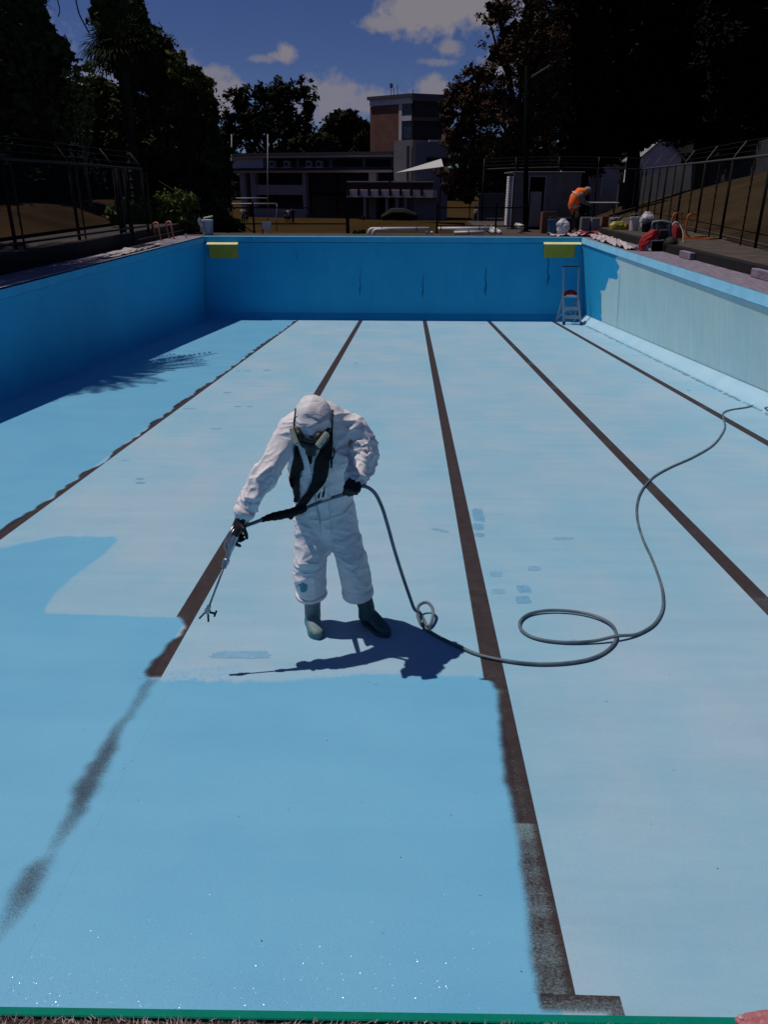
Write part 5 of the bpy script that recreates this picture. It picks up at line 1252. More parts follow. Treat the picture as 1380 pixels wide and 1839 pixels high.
for dy in (-.14, .14):
    sl_ = MB().tube([wp(1045,350,dy*1.4), wp(1049,363,dy*1.5), wp(1057,365.5,dy*1.2)], [.085,.070,.055], 10, round_=True)
    w.part('sleeve', sl_, mat('sleeve_grey', (.13,.11,.12), .85), smooth=True)
tr = MB().tube([wp(1035,374), wp(1036,383)], [.155,.155], 12, [.155,.16], side=(0,1,0), round_=True)
for dy in (-.13, .13): tr.tube([wp(1036,380,dy*.7), wp(1038,395,dy), wp(1037,410,dy)], [.115,.095,.075], 10)
w.part('trousers', tr, mat('trousers_black', (.008,.008,.010), .85), smooth=True)
cp = MB().ball(wp(1056,340.5), (.115,.10,.085), 12, 8); cp.tube([wp(1057,341), wp(1063,344)], [.09,.05], 10, [.015,.012], side=(0,1,0))
w.part('cap', cp, mat('cap_pale', (.25,.23,.22), .8), smooth=True)

# ================================================================== BARE HAND AT THE NEAR RIM AND THE COIR MAT
HB = np.array([.70, .925, .004])
M_PINK = mat('pink_skin', (.42, .15, .165), .5, .12, 60, .25, bscale=120)
h = MB()
rimY = nearY(.65)
# index finger lying along the rim, pointing left, other fingers beside it, palm and wrist beyond the frame
h.tube([(.800,.905,.022), (.745,.9235,.017), (.705,.924,.0165), (.665,.9225,.0145), (.635,.919,.012), (.622,.9165,.0105)], [.0145,.0125,.0115,.0112,.0100,.0082], 14, round_=True)
h.tube([(.800,.884,.024), (.738,.899,.020), (.690,.900,.017), (.645,.897,.013), (.608,.894,.009)], [.0145,.0125,.0118,.0110,.0086], 14, round_=True)
h.tube([(.800,.864,.024), (.742,.876,.020), (.692,.876,.017), (.650,.873,.013), (.616,.871,.009)], [.0140,.0120,.0112,.0104,.0082], 14, round_=True)
h.tube([(.800,.846,.022), (.752,.855,.018), (.712,.854,.015), (.680,.852,.012), (.655,.850,.009)], [.0125,.0105,.0098,.0090,.0072], 14, round_=True)
h.tube([(.845,.905,.018), (.810,.938,.016), (.778,.950,.012), (.755,.952,.010)], [.017,.0135,.0120,.0092], 14, round_=True)
h.tube([(.785,.876,.026), (.83,.872,.028), (.875,.862,.034), (.93,.845,.05), (1.10,.80,.12)], [.043,.046,.038,.029,.036], 16, [.017,.020,.021,.023,.032], side=(0,1,0), round_=True)
me = remesh(h, .0032, 2, .4)
hv = np.array([v.co for v in me.vertices]); hn = np.array([v.normal for v in me.vertices])
for i in range(len(hv)):
    x = hv[i][0]; hv[i] += hn[i]*(-.0012*max(0, 1-abs(mnoise.noise(Vector((x*95, hv[i][1]*40, 2))))*5)-.0006*max(0, math.cos((x-.69)*2*math.pi/.038))**6)
me.vertices.foreach_set('co', (hv-HB).astype(np.float32).ravel()); me.update()
ph = Thing('person', 'bare pink hand resting on the green rim at the bottom right corner', 'person', HB)
ph.part('body', me, M_PINK); ph.o.location.x -= .010; ph.o.location.y -= .004
ph.part('fingernail', MB().ball((.6255,.9185,.0185), (.006,.0055,.0022), 8, 5), mat('nail', (.56,.30,.30), .35), smooth=True)

# brown bristle mat along the near rim
n = 26000
bx = rng.uniform(-1.15, 1.15, n); by = nearY(bx)-.019-rng.uniform(0, .20, n)**1.0
bz = rng.uniform(-.012, .002, n); Lb = rng.uniform(.008, .017, n)
th = rng.normal(1.2, .8, n)+.9*np.sin(bx*9); tilt = rng.uniform(.7, 1.4, n)
D = np.stack([np.cos(th)*np.sin(tilt), np.sin(th)*np.sin(tilt), np.cos(tilt)], -1)
B0 = np.stack([bx, by, bz], -1); S_ = np.cross(D, rng.normal(0, 1, (n, 3))); S_ /= np.linalg.norm(S_, axis=1)[:, None]; S_ *= .0011
tipP = B0+D*Lb[:, None]; tipP[:, 1] = np.minimum(tipP[:, 1], nearY(tipP[:, 0])-.0165)
Vv = np.concatenate([B0-S_, B0+S_, tipP]); Fv = np.stack([np.arange(n), np.arange(n)+n, np.arange(n)+2*n], -1)
t = Thing('bristle_mat', 'brown bristle mat lying along the near pool rim below the green edge', 'mat', (0, .80, 0))
t.part('backing', skew(MB().box(-1.2, 1.2, .66, .896, -.0155, -.004)), mat('mat_backing', (.045,.028,.024), .95))
o = t.part('bristles', np_mesh('bristles', Vv-np.array([0,.80,0]), Fv), mat('bristle', (.22,.14,.135), .7, .5, 30, col2=(.66,.52,.50)), kind='stuff')

# ================================================================== BUILDINGS
# two-storey teaching block, seen a little from the left
PLb = yat(415,392,116); PRb = yat(707,396,108.5); ub = PRb-PLb; ub[2] = 0; Lb_ = np.linalg.norm(ub[:2]); ub /= Lb_; nb = np.array([ub[1], -ub[0], 0.])
ZG = -2.95
def BP(px, py, dep=0): return vplane(px, py, PLb-nb*dep*-1, nb)
class Facade:
    """boxes drawn on a facade plane: coordinates along the wall (u) and height (z)"""
    def __init__(s, P, u, n): s.P, s.u, s.n = np.asarray(P), np.asarray(u), np.asarray(n)
    def uz(s, px, py):
        q = vplane(px, py, s.P, s.n); return np.dot(q-s.P, s.u), q[2]
    def box(s, mb, px0, py0, px1, py1, d0, d1):
        """d0 (front, towards camera +) to d1 (back -) measured along the facade normal"""
        u0, z1 = s.uz(px0, (py0)); u1, _ = s.uz(px1, py0); um = (px0+px1)/2; z1 = s.uz(um, py0)[1]; z0 = s.uz(um, py1)[1]
        c = s.P+s.u*(u0+u1)/2+s.n*(d0+d1)/2; c = np.array([c[0], c[1], (z0+z1)/2])
        mb.obox(c, s.u*(u1-u0)/2, s.n*abs(d0-d1)/2, np.array([0, 0, (z1-z0)/2])); return mb
n_out = nb if nb[1] < 0 else -nb
FA = Facade(PLb, ub, n_out)
M_CONCB = mat('block_concrete', (.27,.25,.285), .85, .12, .6); M_PALE = mat('pale_render', (.50,.46,.49), .85, .1, .5); M_GLS = mat('dark_glass', (.012,.016,.022), .15, .3, .8, spec=.5)
M_SHADE_DARK = mat('recess_shade_dark', (.012,.011,.013), .9); M_MAROON = mat('maroon_rail', (.055,.018,.020), .7); M_FRAME = mat('window_frame', (.16,.155,.165), .6); M_ROOF = mat('roof_edge', (.10,.10,.115), .7)  # near-black puts shade into the recessed wall; also serves small dark parts
blk = Thing('school_block', 'long two storey grey school block with dark recessed windows beyond the field', 'building', ((PLb+PRb)/2*np.array([1,1,0])+np.array([0,0,ZG])))
def fb(name, a, M, d0=0, d1=-.3, parent=None): return blk.part(name, FA.box(MB(), *a, d0, d1), M, parent)
fb('wall', (415,274,707,397), M_SHADE_DARK, -2.2, -9)
fb('roof', (413,274,709,279), M_ROOF, .9, -9.2)
fb('roof_fascia', (414,279.2,708,283), M_PALE, .6, -2)
fb('gable_panel', (414,283.2,472,302), M_PALE, .12, -2.1)
fb('wall', (472.2,283.2,707,302), M_CONCB, -.9, -2.1)
fb('eave_slab', (411,302.5,707,305.5), M_SHADE_DARK, 1.0, -2.1); fb('eave_fascia', (414,305.7,707,310), M_PALE, .55, -2.1)
for x0, x1 in [(474,528),(532,588),(592,648),(652,700)]:
    wn = fb('window', (x0,285,x1,300), M_FRAME, -.75, -.88); fb('pane', (x0+1.5,286,x1-1.5,299), M_GLS, -.68, -.74, wn)
for px in (490, 516, 556, 574):
    ac = fb('air_conditioner', (px-4.5,289,px+4.5,299), mat('ac_white', (.32,.31,.32), .6), .35, -.5)
    fb('fan_grille', (px-2.5,291.5,px+3,297.5), M_SHADE_DARK, .40, .36, ac); fb('bracket', (px-8,300,px+8,301.6), M_PALE, .4, -.6, ac)
for x0, x1 in [(430,440),(449,458),(543,549),(663,676)]: fb('pillar', (x0,310.2,x1,396), M_CONCB, .1, -.9)
for x0, x1, y0, y1 in [(459,488,312,331),(490,542,312,331),(459,488,352,373),(490,542,352,373),(552,600,312,345),(603,660,312,345),(552,600,352,388),(603,660,352,388),(677,706,312,330)]:
    wn = fb('window', (x0,y0,x1,y1), mat('window_frame_dark', (.035,.034,.038), .6), -.9, -1.1); fb('pane', (x0+1,y0+1,x1-1,y1-1), M_GLS, -.82, -.89, wn)
fb('spandrel', (457,332,545,350), M_CONCB, .02, -1.0); fb('floor_slab', (414,346,707,349), M_SHADE_DARK, -.95, -2.3)
fb('low_wall', (457,375,545,391), M_CONCB, .02, -1.0); fb('low_wall', (550,386,660,394), mat('low_wall_dark', (.05,.048,.055), .9), .02, -1.0)
# balcony in front of the right half
bal = fb('balcony', (638,341,790,354), M_PALE, 3.0, .2)
fb('balustrade', (639,327.5,789,340.5), M_MAROON, 2.9, 2.75, bal)
for x0, x1 in [(638,711),(716,745),(749,791)]: fb('handrail', (x0,325.3,x1,327.3), M_PALE, 2.95, 2.7, bal)
for k in range(8): fb('bracket', (639+k*18.5,338,643+k*18.5,351), M_SHADE_DARK, 3.15, 3.01, bal)
for px in (668, 707, 725, 740): fb('balcony_post', (px-2.2,354.5,px+2.2,396), M_CONCB, 2.7, 2.3, bal)
fb('door', (727,362,732,396), mat('door_dark', (.03,.02,.02), .7), .3, .1)
solo('low_hedge', MB().tube([yat(690,390,104), yat(705,384,104), yat(725,384,104), yat(745,388,104)], [.4,.7,.7,.4], 10, round_=True), mat('hedge_dark', (.010,.012,.010), .9, .4, 3, .8), 'low dark hedge in front of the school block balcony', 'hedge', yat(715,396,104))
solo('litter_bin', MB().tube([yat(653,395,103), yat(653,388,103)], .22, 10), M_SHADE_DARK, 'small dark litter bin standing on the field edge', 'bin', yat(653,395,103))
# stair tower and brick tower
cor = yat(741,250,110.); uL = np.array([-.80, .60, 0]); uR = np.array([.92, .39, 0])
nL = np.array([-.60, -.80, 0]); nR = np.array([.39, -.92, 0])
def tower_face(name_t): pass
FL_, FR_ = Facade(cor, uL, nL), Facade(cor, uR, nR)
tw = Thing('brick_tower', 'tall brick tower block with a glazed corner strip behind the school block', 'building', np.array([cor[0], cor[1], ZG]))
def tb(F, name, a, M, d0=0, d1=-.3, parent=None): return tw.part(name, F.box(MB(), *a, d0, d1), M, parent)
M_BRICK = mat('tower_brick', (.155,.070,.052), .9, .2, .8, .3); M_BRICKD = mat('tower_brick_dark', (.026,.021,.024), .9, .2, .8)
uLen = FL_.uz(665, 200)[0]; uRen = FR_.uz(806, 200)[0]; ztop = FL_.uz(738, 172)[1]
a = cor+nL*-.0; core = MB()
p0, p1, p2 = cor+uL*.05-nL*.02*0, cor+uL*uLen, cor+uR*uRen; p3 = p1+(p2-cor)
pts = [cor-nL*.35-nR*.35, p1-nL*.35, p3, p2-nR*.35]
core.add([(p[0], p[1], ZG) for p in pts]+[(p[0], p[1], ztop-.1) for p in pts], [(0,1,5,4),(1,2,6,5),(2,3,7,6),(3,0,4,7),(4,5,6,7)])
tw.part('core', core, M_BRICKD)
def fz(F, name, u0, u1, z0, z1, M, d0=0, d1=-.3, parent=None):
    c = F.P+F.u*(u0+u1)/2+F.n*(d0+d1)/2; c = np.array([c[0], c[1], (z0+z1)/2])
    return tw.part(name, MB().obox(c, F.u*abs(u1-u0)/2, F.n*abs(d0-d1)/2, (0, 0, abs(z1-z0)/2)), M, parent)
uw = FL_.uz(722, 215)[0]; us = FL_.uz(717, 215)[0]
fz(FL_, 'brick_wall', us+.01, uLen, ZG, ztop-.9, M_BRICK)
fz(FL_, 'white_strip', uw, us, ZG, ztop-.5, M_PALE, .05, -.25)
fz(FL_, 'fascia', .0, uLen, ztop-.85, ztop-.15, M_PALE, .08, -.2)
fz(FL_, 'roof_edge', -.2, uLen+.3, ztop-.14, ztop+.25, mat('roof_dark', (.05,.05,.06), .8), .3, -.3)
fz(FR_, 'roof_edge', -.2, uRen, ztop-.6, ztop+.24, mat('tower_fascia', (.075,.072,.082), .8), .3, -.3)
zsp = FL_.uz(729, 208)[1], FL_.uz(729, 217)[1]
fz(FL_, 'spandrel', .15, uw-.02, zsp[1], zsp[0], M_PALE, .06, -.2)
fz(FR_, 'spandrel', .1, uRen, FR_.uz(760, 217)[1], FR_.uz(760, 210)[1], mat('tower_fascia', (.075,.072,.082)), .06, -.2)
fz(FR_, 'window', .25, uRen-.2, FR_.uz(760,209)[1], FR_.uz(760,182)[1], M_BRICKD, .0, -.2)
for (za, zb_) in ((ztop-.9, zsp[0]+.05), (zsp[1]-.05, FL_.uz(729, 250)[1])):
    wn = fz(FL_, 'window', .15, uw-.02, zb_, za, M_FRAME, -.12, -.3); nrow = 4; ncol = 2
    for i in range(nrow):
        for j in range(ncol):
            du = (uw-.2)/ncol; dz = (za-zb_)/nrow
            fz(FL_, 'pane', .2+j*du+.07, .2+(j+1)*du-.07, zb_+i*dz+.07, zb_+(i+1)*dz-.07, mat('tower_glass', (.030,.045,.075), .2, .3, 2, spec=.5), -.06, -.11, wn)
fz(FL_, 'corner_post', -.05, .14, ZG, ztop-.2, M_SHADE_DARK, .04, -.2)
for px, py, r_ in [(703,150,.09),(708,158,.05),(714,151,.05)]:
    q = yat(px, 172, 113); tp = yat(px, py, 113); o = tw.part('antenna', MB().tube([(q[0], 113, ztop-.3), (q[0], 113, tp[2])], .05, 5), M_FRAME)
    if px == 703: tw.part('antenna_drum', MB().tube([(tp[0], 113, tp[2]-.5), (tp[0], 113, tp[2])], .22, 8), M_FRAME, o)
tw.part('lightning_rod', MB().tube([(cor[0], cor[1], ztop), (cor[0], cor[1], ztop+.7)], .05, 5), M_SHADE_DARK)
st = Thing('stair_block', 'plain grey concrete stair block at the foot of the brick tower', 'building', np.array([yat(745,396,106)[0], 106, ZG]))
cs = yat(745,260,105.); a1 = yat(708,260,107.5); 
SL = Facade(cs, (lambda v: v/np.linalg.norm(v))(np.array([a1[0]-cs[0], a1[1]-cs[1], 0])), np.array([-.35,-.94,0])); SL.n = np.array([SL.u[1], -SL.u[0], 0]); SL.n = SL.n if SL.n[1] < 0 else -SL.n
SR = Facade(cs, np.array([.985,.17,0]), np.array([.17,-.985,0]))
zs1 = SL.uz(740, 251)[1]; uS = SL.uz(707.5, 300)[0]; uT = SR.uz(806, 300)[0]
def sz(F, name, u0, u1, z0, z1, M, d0=0, d1=-.3, parent=None):
    c = F.P+F.u*(u0+u1)/2+F.n*(d0+d1)/2; c = np.array([c[0], c[1], (z0+z1)/2]); return st.part(name, MB().obox(c, F.u*abs(u1-u0)/2, F.n*abs(d0-d1)/2, (0, 0, abs(z1-z0)/2)), M, parent)
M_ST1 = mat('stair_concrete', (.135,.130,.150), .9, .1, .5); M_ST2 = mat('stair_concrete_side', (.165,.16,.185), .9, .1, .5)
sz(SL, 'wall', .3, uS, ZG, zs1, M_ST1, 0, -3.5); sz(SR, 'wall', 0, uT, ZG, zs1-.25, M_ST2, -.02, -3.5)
sz(SR, 'parapet', uT*.42, uT*1.0, zs1-.24, zs1+.0, M_PALE, .06, -.3)
wn = sz(SL, 'slot_window', SL.uz(736,300)[0], SL.uz(731,300)[0], SL.uz(733,325)[1], SL.uz(733,262)[1], M_SHADE_DARK, .06, .01); 
sz(SL, 'frame', SL.uz(739,300)[0], SL.uz(736.5,300)[0], SL.uz(733,325)[1], SL.uz(733,262)[1], M_FRAME, .08, .01, wn)
wn = sz(SR, 'window', SR.uz(766,300)[0], uT, SR.uz(775,300)[1], SR.uz(775,283)[1], M_SHADE_DARK, .05, -.01)
# shade sails
def sail(pts, M, label):
    P = np.array([yat(*p) for p in pts]); mb = MB(); n = 8; V = []; idx = {}
    for i in range(n+1):
        for j in range(n+1-i):
            a, b = i/n, j/n; c = 1-a-b; q = P[0]*c+P[1]*a+P[2]*b; q = q-(P.mean(0)-q)*0; s_ = a*b*c*27; q = q+np.array([0, 0, -.25*s_]); idx[i, j] = len(V); V.append(q)
    F = []
    for i in range(n):
        for j in range(n-i):
            F.append((idx[i, j], idx[i+1, j], idx[i, j+1]))
            if i+j < n-1: F.append((idx[i+1, j], idx[i+1, j+1], idx[i, j+1]))
    nV = len(V); V2 = [q-np.array([0, 0, .03]) for q in V]; mb.add(V, F); mb.add(V2, [f[::-1] for f in F])
    t = Thing('shade_sail', label, 'shade sail', P[0]); t.part('cloth', mb, M, smooth=True)
    t.part('mast', MB().tube([P[1]-np.array([0,0,P[1][2]-ZG]), P[1]+np.array([0,0,.3])], .06, 6), M_SHADE_DARK)
sail([(711,310,101), (793,285,99), (797,299,93)], mat('sail_white', (.42,.41,.40), .8), 'pale triangular shade sail in front of the stair block')
sail([(798,301,98), (848,287,97), (838,303,92)], mat('sail_teal', (.10,.20,.22), .8), 'teal shade sail partly hidden by the brown tree')
# houses behind the right fence
def house(label, x0, x1, ytop, ybase, Y, roofy, wins, M, gable=True):
    a, b = yat(x0, ybase, Y), yat(x1, ybase, Y); z0 = min(a[2], b[2])-1.0; z1 = yat((x0+x1)/2, ytop, Y)[2]; zr = yat((x0+x1)/2, roofy, Y)[2]
    t = Thing('house', label, 'house', ((a[0]+b[0])/2, Y, z0)); D = (b[0]-a[0])*1.4
    t.part('wall', MB().box(a[0], b[0], Y, Y+D, z0, z1), M)
    mx = (a[0]+b[0])/2; o = .25
    if gable: t.part('gable', MB().add([(a[0],Y,z1+.001),(b[0],Y,z1+.001),(mx,Y,zr),(a[0],Y+D,z1+.001),(b[0],Y+D,z1+.001),(mx,Y+D,zr)], [(0,1,2),(5,4,3),(0,2,5,3),(1,4,5,2)]), M)
    sl_ = (zr-z1)/(mx-a[0])
    for s in (-1, 1):
        e = (a[0]-o if s < 0 else b[0]+o); ze = z1-o*sl_
        t.part('roof', MB().add([(e,Y-o,ze+.06),(mx,Y-o,zr+.06),(mx,Y+D+o,zr+.06),(e,Y+D+o,ze+.06),(e,Y-o,ze-.04),(mx,Y-o,zr-.04),(mx,Y+D+o,zr-.04),(e,Y+D+o,ze-.04)], [(0,1,2,3),(7,6,5,4),(0,4,5,1),(2,6,7,3),(3,7,4,0)]), mat('house_roof', (.22,.205,.215), .8))
    for (w0, v0, w1, v1) in wins:
        p, q = yat(w0, v1, Y), yat(w1, v0, Y)
        wn = t.part('window', MB().box(p[0],q[0],Y-.06,Y-.005,p[2],q[2]), mat('house_frame', (.80,.78,.80), .6))
        nx_ = 2
        for k in range(nx_):
            for j in range(2):
                dx = (q[0]-p[0])/nx_; dz = (q[2]-p[2])/2; t.part('pane', MB().box(p[0]+k*dx+.07,p[0]+(k+1)*dx-.07,Y-.075,Y-.062,p[2]+j*dz+.06,p[2]+(j+1)*dz-.06), M_GLS, wn)
    return t
M_HW = mat('house_white', (.62,.54,.58), .85, .1, 1)
house('grey roofed house glimpsed above the shed', 1016, 1074, 307, 392, 58, 289, [(1036,318,1060,349)], mat('house_grey', (.20,.18,.20), .85, .1, 1))
house('small outbuilding with a white framed window beside the hi-vis worker', 1064, 1104, 300, 392, 62, 294, [(1070,312,1084,352)], mat('house_dim', (.40,.37,.40), .85, .1, 1))
house('pale gabled house behind the right fence under the trees', 1142, 1214, 282, 362, 66, 247, [(1150,306,1163,336),(1180,310,1196,326)], M_HW)
solo('concrete_block_wall', MB().box(yat(858,400,58)[0], yat(905,400,58)[0], 58, 58.3, -3, yat(880,347,58)[2]), mat('block_wall', (.10,.095,.10), .9, .2, 1), 'grey block wall left of the shed behind the rail fence', 'wall', (yat(880,400,58)[0], 58, -2.9))
# retaining/boundary wall bands behind both fences
solo('boundary_fence', MB().add([(16.2, 36, 1.6), (16.2, 76, -1.7), (16.2, 76, .6), (16.2, 36, 3.5), (16.32, 36, 1.6), (16.32, 76, -1.7), (16.32, 76, .6), (16.32, 36, 3.5)], [(0,1,2,3),(7,6,5,4),(3,2,6,7),(0,3,7,4),(1,5,6,2)]), mat('hedge_blue', (.030,.034,.045), .95, .3, .8, .5), 'dark grey boundary fence along the top of the right bank', 'fence', (16.2, 36, 1.6))

# ================================================================== GOAL POSTS ON THE FIELD
M_GOAL = mat('goal_white', (.30,.29,.29), .5)
def goal(name, label, ux, top, base, cross, Y, r_):
    b0 = yat(ux[0], base, Y); t = Thing(name, label, 'goal posts', (b0[0], Y, -2.9))
    for x in ux: q = yat(x, base, Y); t.part('upright', MB().tube([(q[0], Y, -2.95), (q[0]+yat(x, top, Y)[0]-yat(x, base, Y)[0], Y, yat(x, top, Y)[2])], r_, 8), M_GOAL, smooth=True)
    a, b = yat(cross[0], cross[2], Y), yat(cross[1], cross[2], Y); t.part('crossbar', MB().tube([(a[0], Y, a[2]), (b[0], Y, b[2])], r_*1.1, 8), M_GOAL, smooth=True)
goal('rugby_goal', 'tall white rugby goal post with a crossbar on the field', (416, 481), 241, 396, (416, 482, 356), 104, .07)
goal('soccer_goal', 'low white football goal frame nearer on the field', (410, 497), 366, 416, (410, 497.5, 366), 80, .06)
# ================================================================== TREES AND PLANTS
def leaf_mat(name, c, var=.5):
    M = mat(name, tuple(np.array(c)*(1-var)), .9, 0, .9, col2=tuple(np.array(c)*(1+var)), spec=.04, det=3)
    return M
def leaf_cloud(name, ells, n, size, clumps, spread, shell=.45, aspect=.55, droop=0.0, seed=0, core=0, core_r=.86, core_s=2.4):
    """ells: (centre, radii); leaves gathered in clumps through the volume"""
    r = np.random.default_rng(seed+101)
    vol = np.array([np.prod(np.asarray(e[1]))**(2/3) for e in ells]); vol /= vol.sum()
    k = r.choice(len(ells), clumps, p=vol); C = np.array([e[0] for e in ells])[k]; Rr = np.array([np.broadcast_to(e[1], 3) for e in ells])[k]
    d = r.normal(0, 1, (clumps, 3)); d /= np.linalg.norm(d, axis=1)[:, None]; rad = shell+(1.02-shell)*r.uniform(0, 1, clumps)**.6
    cc = C+d*Rr*rad[:, None]; cr = Rr.mean(1)*spread*r.uniform(.5, 1.3, clumps)
    w = cr**2; w /= w.sum(); q = r.choice(clumps, n, p=w)
    p = cc[q]+r.normal(0, 1, (n, 3))*cr[q][:, None]*np.array([.6, .6, .45]); p[:, 2] -= droop*np.abs(r.normal(0, 1, n))*cr[q]
    s = size*r.uniform(.55, 1.3, n)
    nrm = r.normal(0, 1, (n, 3)); nrm[:, 2] = np.abs(nrm[:, 2])+.35; nrm /= np.linalg.norm(nrm, axis=1)[:, None]
    u = r.normal(0, 1, (n, 3)); u -= nrm*np.sum(u*nrm, 1)[:, None]; u /= np.linalg.norm(u, axis=1)[:, None]; v = np.cross(nrm, u)
    a = p-u*s[:, None]*.5; b = p+v*(s*aspect*.5)[:, None]-nrm*(s*.08)[:, None]; c = p+u*s[:, None]*.5; e = p-v*(s*aspect*.5)[:, None]-nrm*(s*.08)[:, None]
    V = np.stack([a, b, c, e], 1).reshape(-1, 3)
    if core:            # larger inner leaves that close the heart of the crown
        k = r.choice(len(ells), core, p=vol); C = np.array([e_[0] for e_ in ells])[k]; Rr = np.array([np.broadcast_to(e_[1], 3) for e_ in ells])[k]
        d = r.normal(0, 1, (core, 3)); d /= np.linalg.norm(d, axis=1)[:, None]; p = C+d*Rr*(core_r*r.uniform(0, 1, core)**.45)[:, None]; s = size*core_s*r.uniform(.6, 1.3, core)[:, None]
        u = r.normal(0, 1, (core, 3)); u /= np.linalg.norm(u, axis=1)[:, None]; v = np.cross(u, r.normal(0, 1, (core, 3))); v /= np.linalg.norm(v, axis=1)[:, None]; w_ = np.cross(u, v)*.18
        V = np.concatenate([V, np.stack([p-u*s*.5, p+v*s*.36-w_*s*.5, p+u*s*.5, p-v*s*.36-w_*s*.5], 1).reshape(-1, 3)]); n += core
    F = np.arange(4*n).reshape(n, 4)
    return V, F, cc
def tree(name, label, cat, els, Y, base_px, M, n=9000, size=.22, clumps=170, spread=.24, trunk_r=.25, depth=.8, seed=1, group=None, shell=.4, barkM=None, droop=0, zbase=None, limbs=9, aspect=.55, lean=0, core=0, core_r=.86, core_s=2.4):
    """els: crown lobes (px, py, rx, ry[, dY]) on the picture at distance Y, turned into ellipsoids there"""
    E = []
    for e in els:
        px, py, rx, ry = e[:4]; dY = e[4] if len(e) > 4 else 0; c = yat(px, py, Y+dY); k = np.dot(c-CAM, _F)/FPX
        E.append((c, np.array([rx*k, (rx+ry)/2*k*depth, ry*k])))
    b = yat(*base_px, Y); b[2] = b[2] if zbase is None else zbase
    t = Thing(name, label, cat, b, group)
    V, F, cc = leaf_cloud(name, E, n, size, clumps, spread, shell, seed=seed, droop=droop, aspect=aspect, core=core, core_r=core_r, core_s=core_s)
    t.part('crown', np_mesh('crown', V-b, F), M)
    top = np.mean([e[0] for e in E], 0); top[2] = max(e[0][2] for e in E)-.2*E[0][1][2]
    mid = (b+top)/2+np.array([lean, 0, 0])
    P = spline([b-np.array([0,0,.3]), b+(mid-b)*.5, mid, top], 4); mb = MB().tube(P, np.linspace(trunk_r, trunk_r*.25, len(P)), 9)
    rr = random.Random(seed)
    TR = t.part('trunk', mb, barkM or M_BARK, smooth=True)
    for i in range(limbs):
        f = rr.uniform(.35, .9); s0 = P[int(f*(len(P)-1))]; e = cc[rr.randrange(len(cc))]; m_ = (s0+e)/2+np.array([0, 0, rr.uniform(-.1, .15)*np.linalg.norm(e-s0)])
        Q = spline([s0, m_, e], 4); t.part('limb', MB().tube(Q, np.linspace(trunk_r*.38, trunk_r*.06, len(Q)), 6), barkM or M_BARK, TR, smooth=True)
    return t
M_BARK = mat('bark', (.018,.014,.011), .95, .4, 3, .8); M_BARKP = mat('bark_pale', (.075,.060,.046), .95, .35, 3, .6)
L_DARK = leaf_mat('leaf_dark', (.042,.050,.019)); L_OLIVE_SUNLIT = leaf_mat('leaf_olive_sunlit', (.10,.105,.036)); L_MID = leaf_mat('leaf_mid', (.030,.036,.014)); L_BROWN = leaf_mat('leaf_brown', (.070,.042,.025)); L_BLACK = leaf_mat('leaf_blackgreen', (.010,.0115,.008)); L_FAR = leaf_mat('leaf_far', (.026,.032,.016)); L_SHRUB = leaf_mat('leaf_shrub', (.085,.105,.030)); L_PALM = leaf_mat('leaf_palm', (.022,.028,.012), .4)  # olive leaf colour brightened to stand for sunlit foliage

tree('broadleaf_tree', 'big dark broadleaf tree at the far left edge', 'tree', [(20,40,75,80),(75,95,58,55),(20,170,80,80),(95,190,48,70),(40,255,80,45),(-60,80,90,130),(10,-50,80,70)], 25, (40,372), L_DARK, n=26000, size=.15, clumps=420, spread=.20, core=7000, core_s=2.6, trunk_r=.3, seed=1, zbase=.6)
tree('broadleaf_tree', 'tall dense dark tree rising behind the left fence, its right edge falling to the field', 'tree', [(215,30,52,62),(250,100,62,60),(292,140,44,55),(330,180,42,52),(365,205,28,55),(388,300,30,70),(300,260,80,80),(380,360,40,50),(220,240,70,80),(180,200,40,60),(330,350,70,50),(215,330,60,50)], 31, (290,385), L_DARK, n=42000, size=.17, clumps=620, spread=.19, core=11000, core_s=2.8, trunk_r=.42, seed=2, zbase=.2, shell=.3)
tree('broadleaf_tree', 'sunlit-coloured olive shrubby tree with pale bare branches left of the palm', 'tree', [(150,120,20,30),(135,150,18,30),(118,190,18,26),(140,180,25,35),(118,215,22,18),(150,225,20,26)], 24.5, (152,290), L_OLIVE_SUNLIT, n=3600, size=.13, clumps=90, spread=.24, trunk_r=.07, seed=3, zbase=.6, barkM=M_BARKP, shell=.2, limbs=7)
tree('broadleaf_tree', 'tree with sunlit-coloured green tips at the right shoulder of the dense left tree', 'tree', [(318,100,16,18),(345,140,24,22),(372,150,14,22),(312,130,24,22)], 30, (340,370), L_OLIVE_SUNLIT, n=2600, size=.16, clumps=80, spread=.26, trunk_r=.1, seed=4, zbase=.2, shell=.2)
# bare hanging twigs in the gap of sky
t = Thing('bare_branch', 'thin bare branch hanging into the sky gap at the top left', 'branch', yat(140,-30,24))
t.part('twig', MB().tube(spline([yat(132,-30,24), yat(136,0,24), yat(142,25,24), yat(152,45,24), yat(160,60,24)], 5), .02, 5), M_BARK); t.part('twig', MB().tube(spline([yat(98,-30,24), yat(103,0,24), yat(107,18,24), yat(104,30,24)], 5), .016, 5), M_BARK)

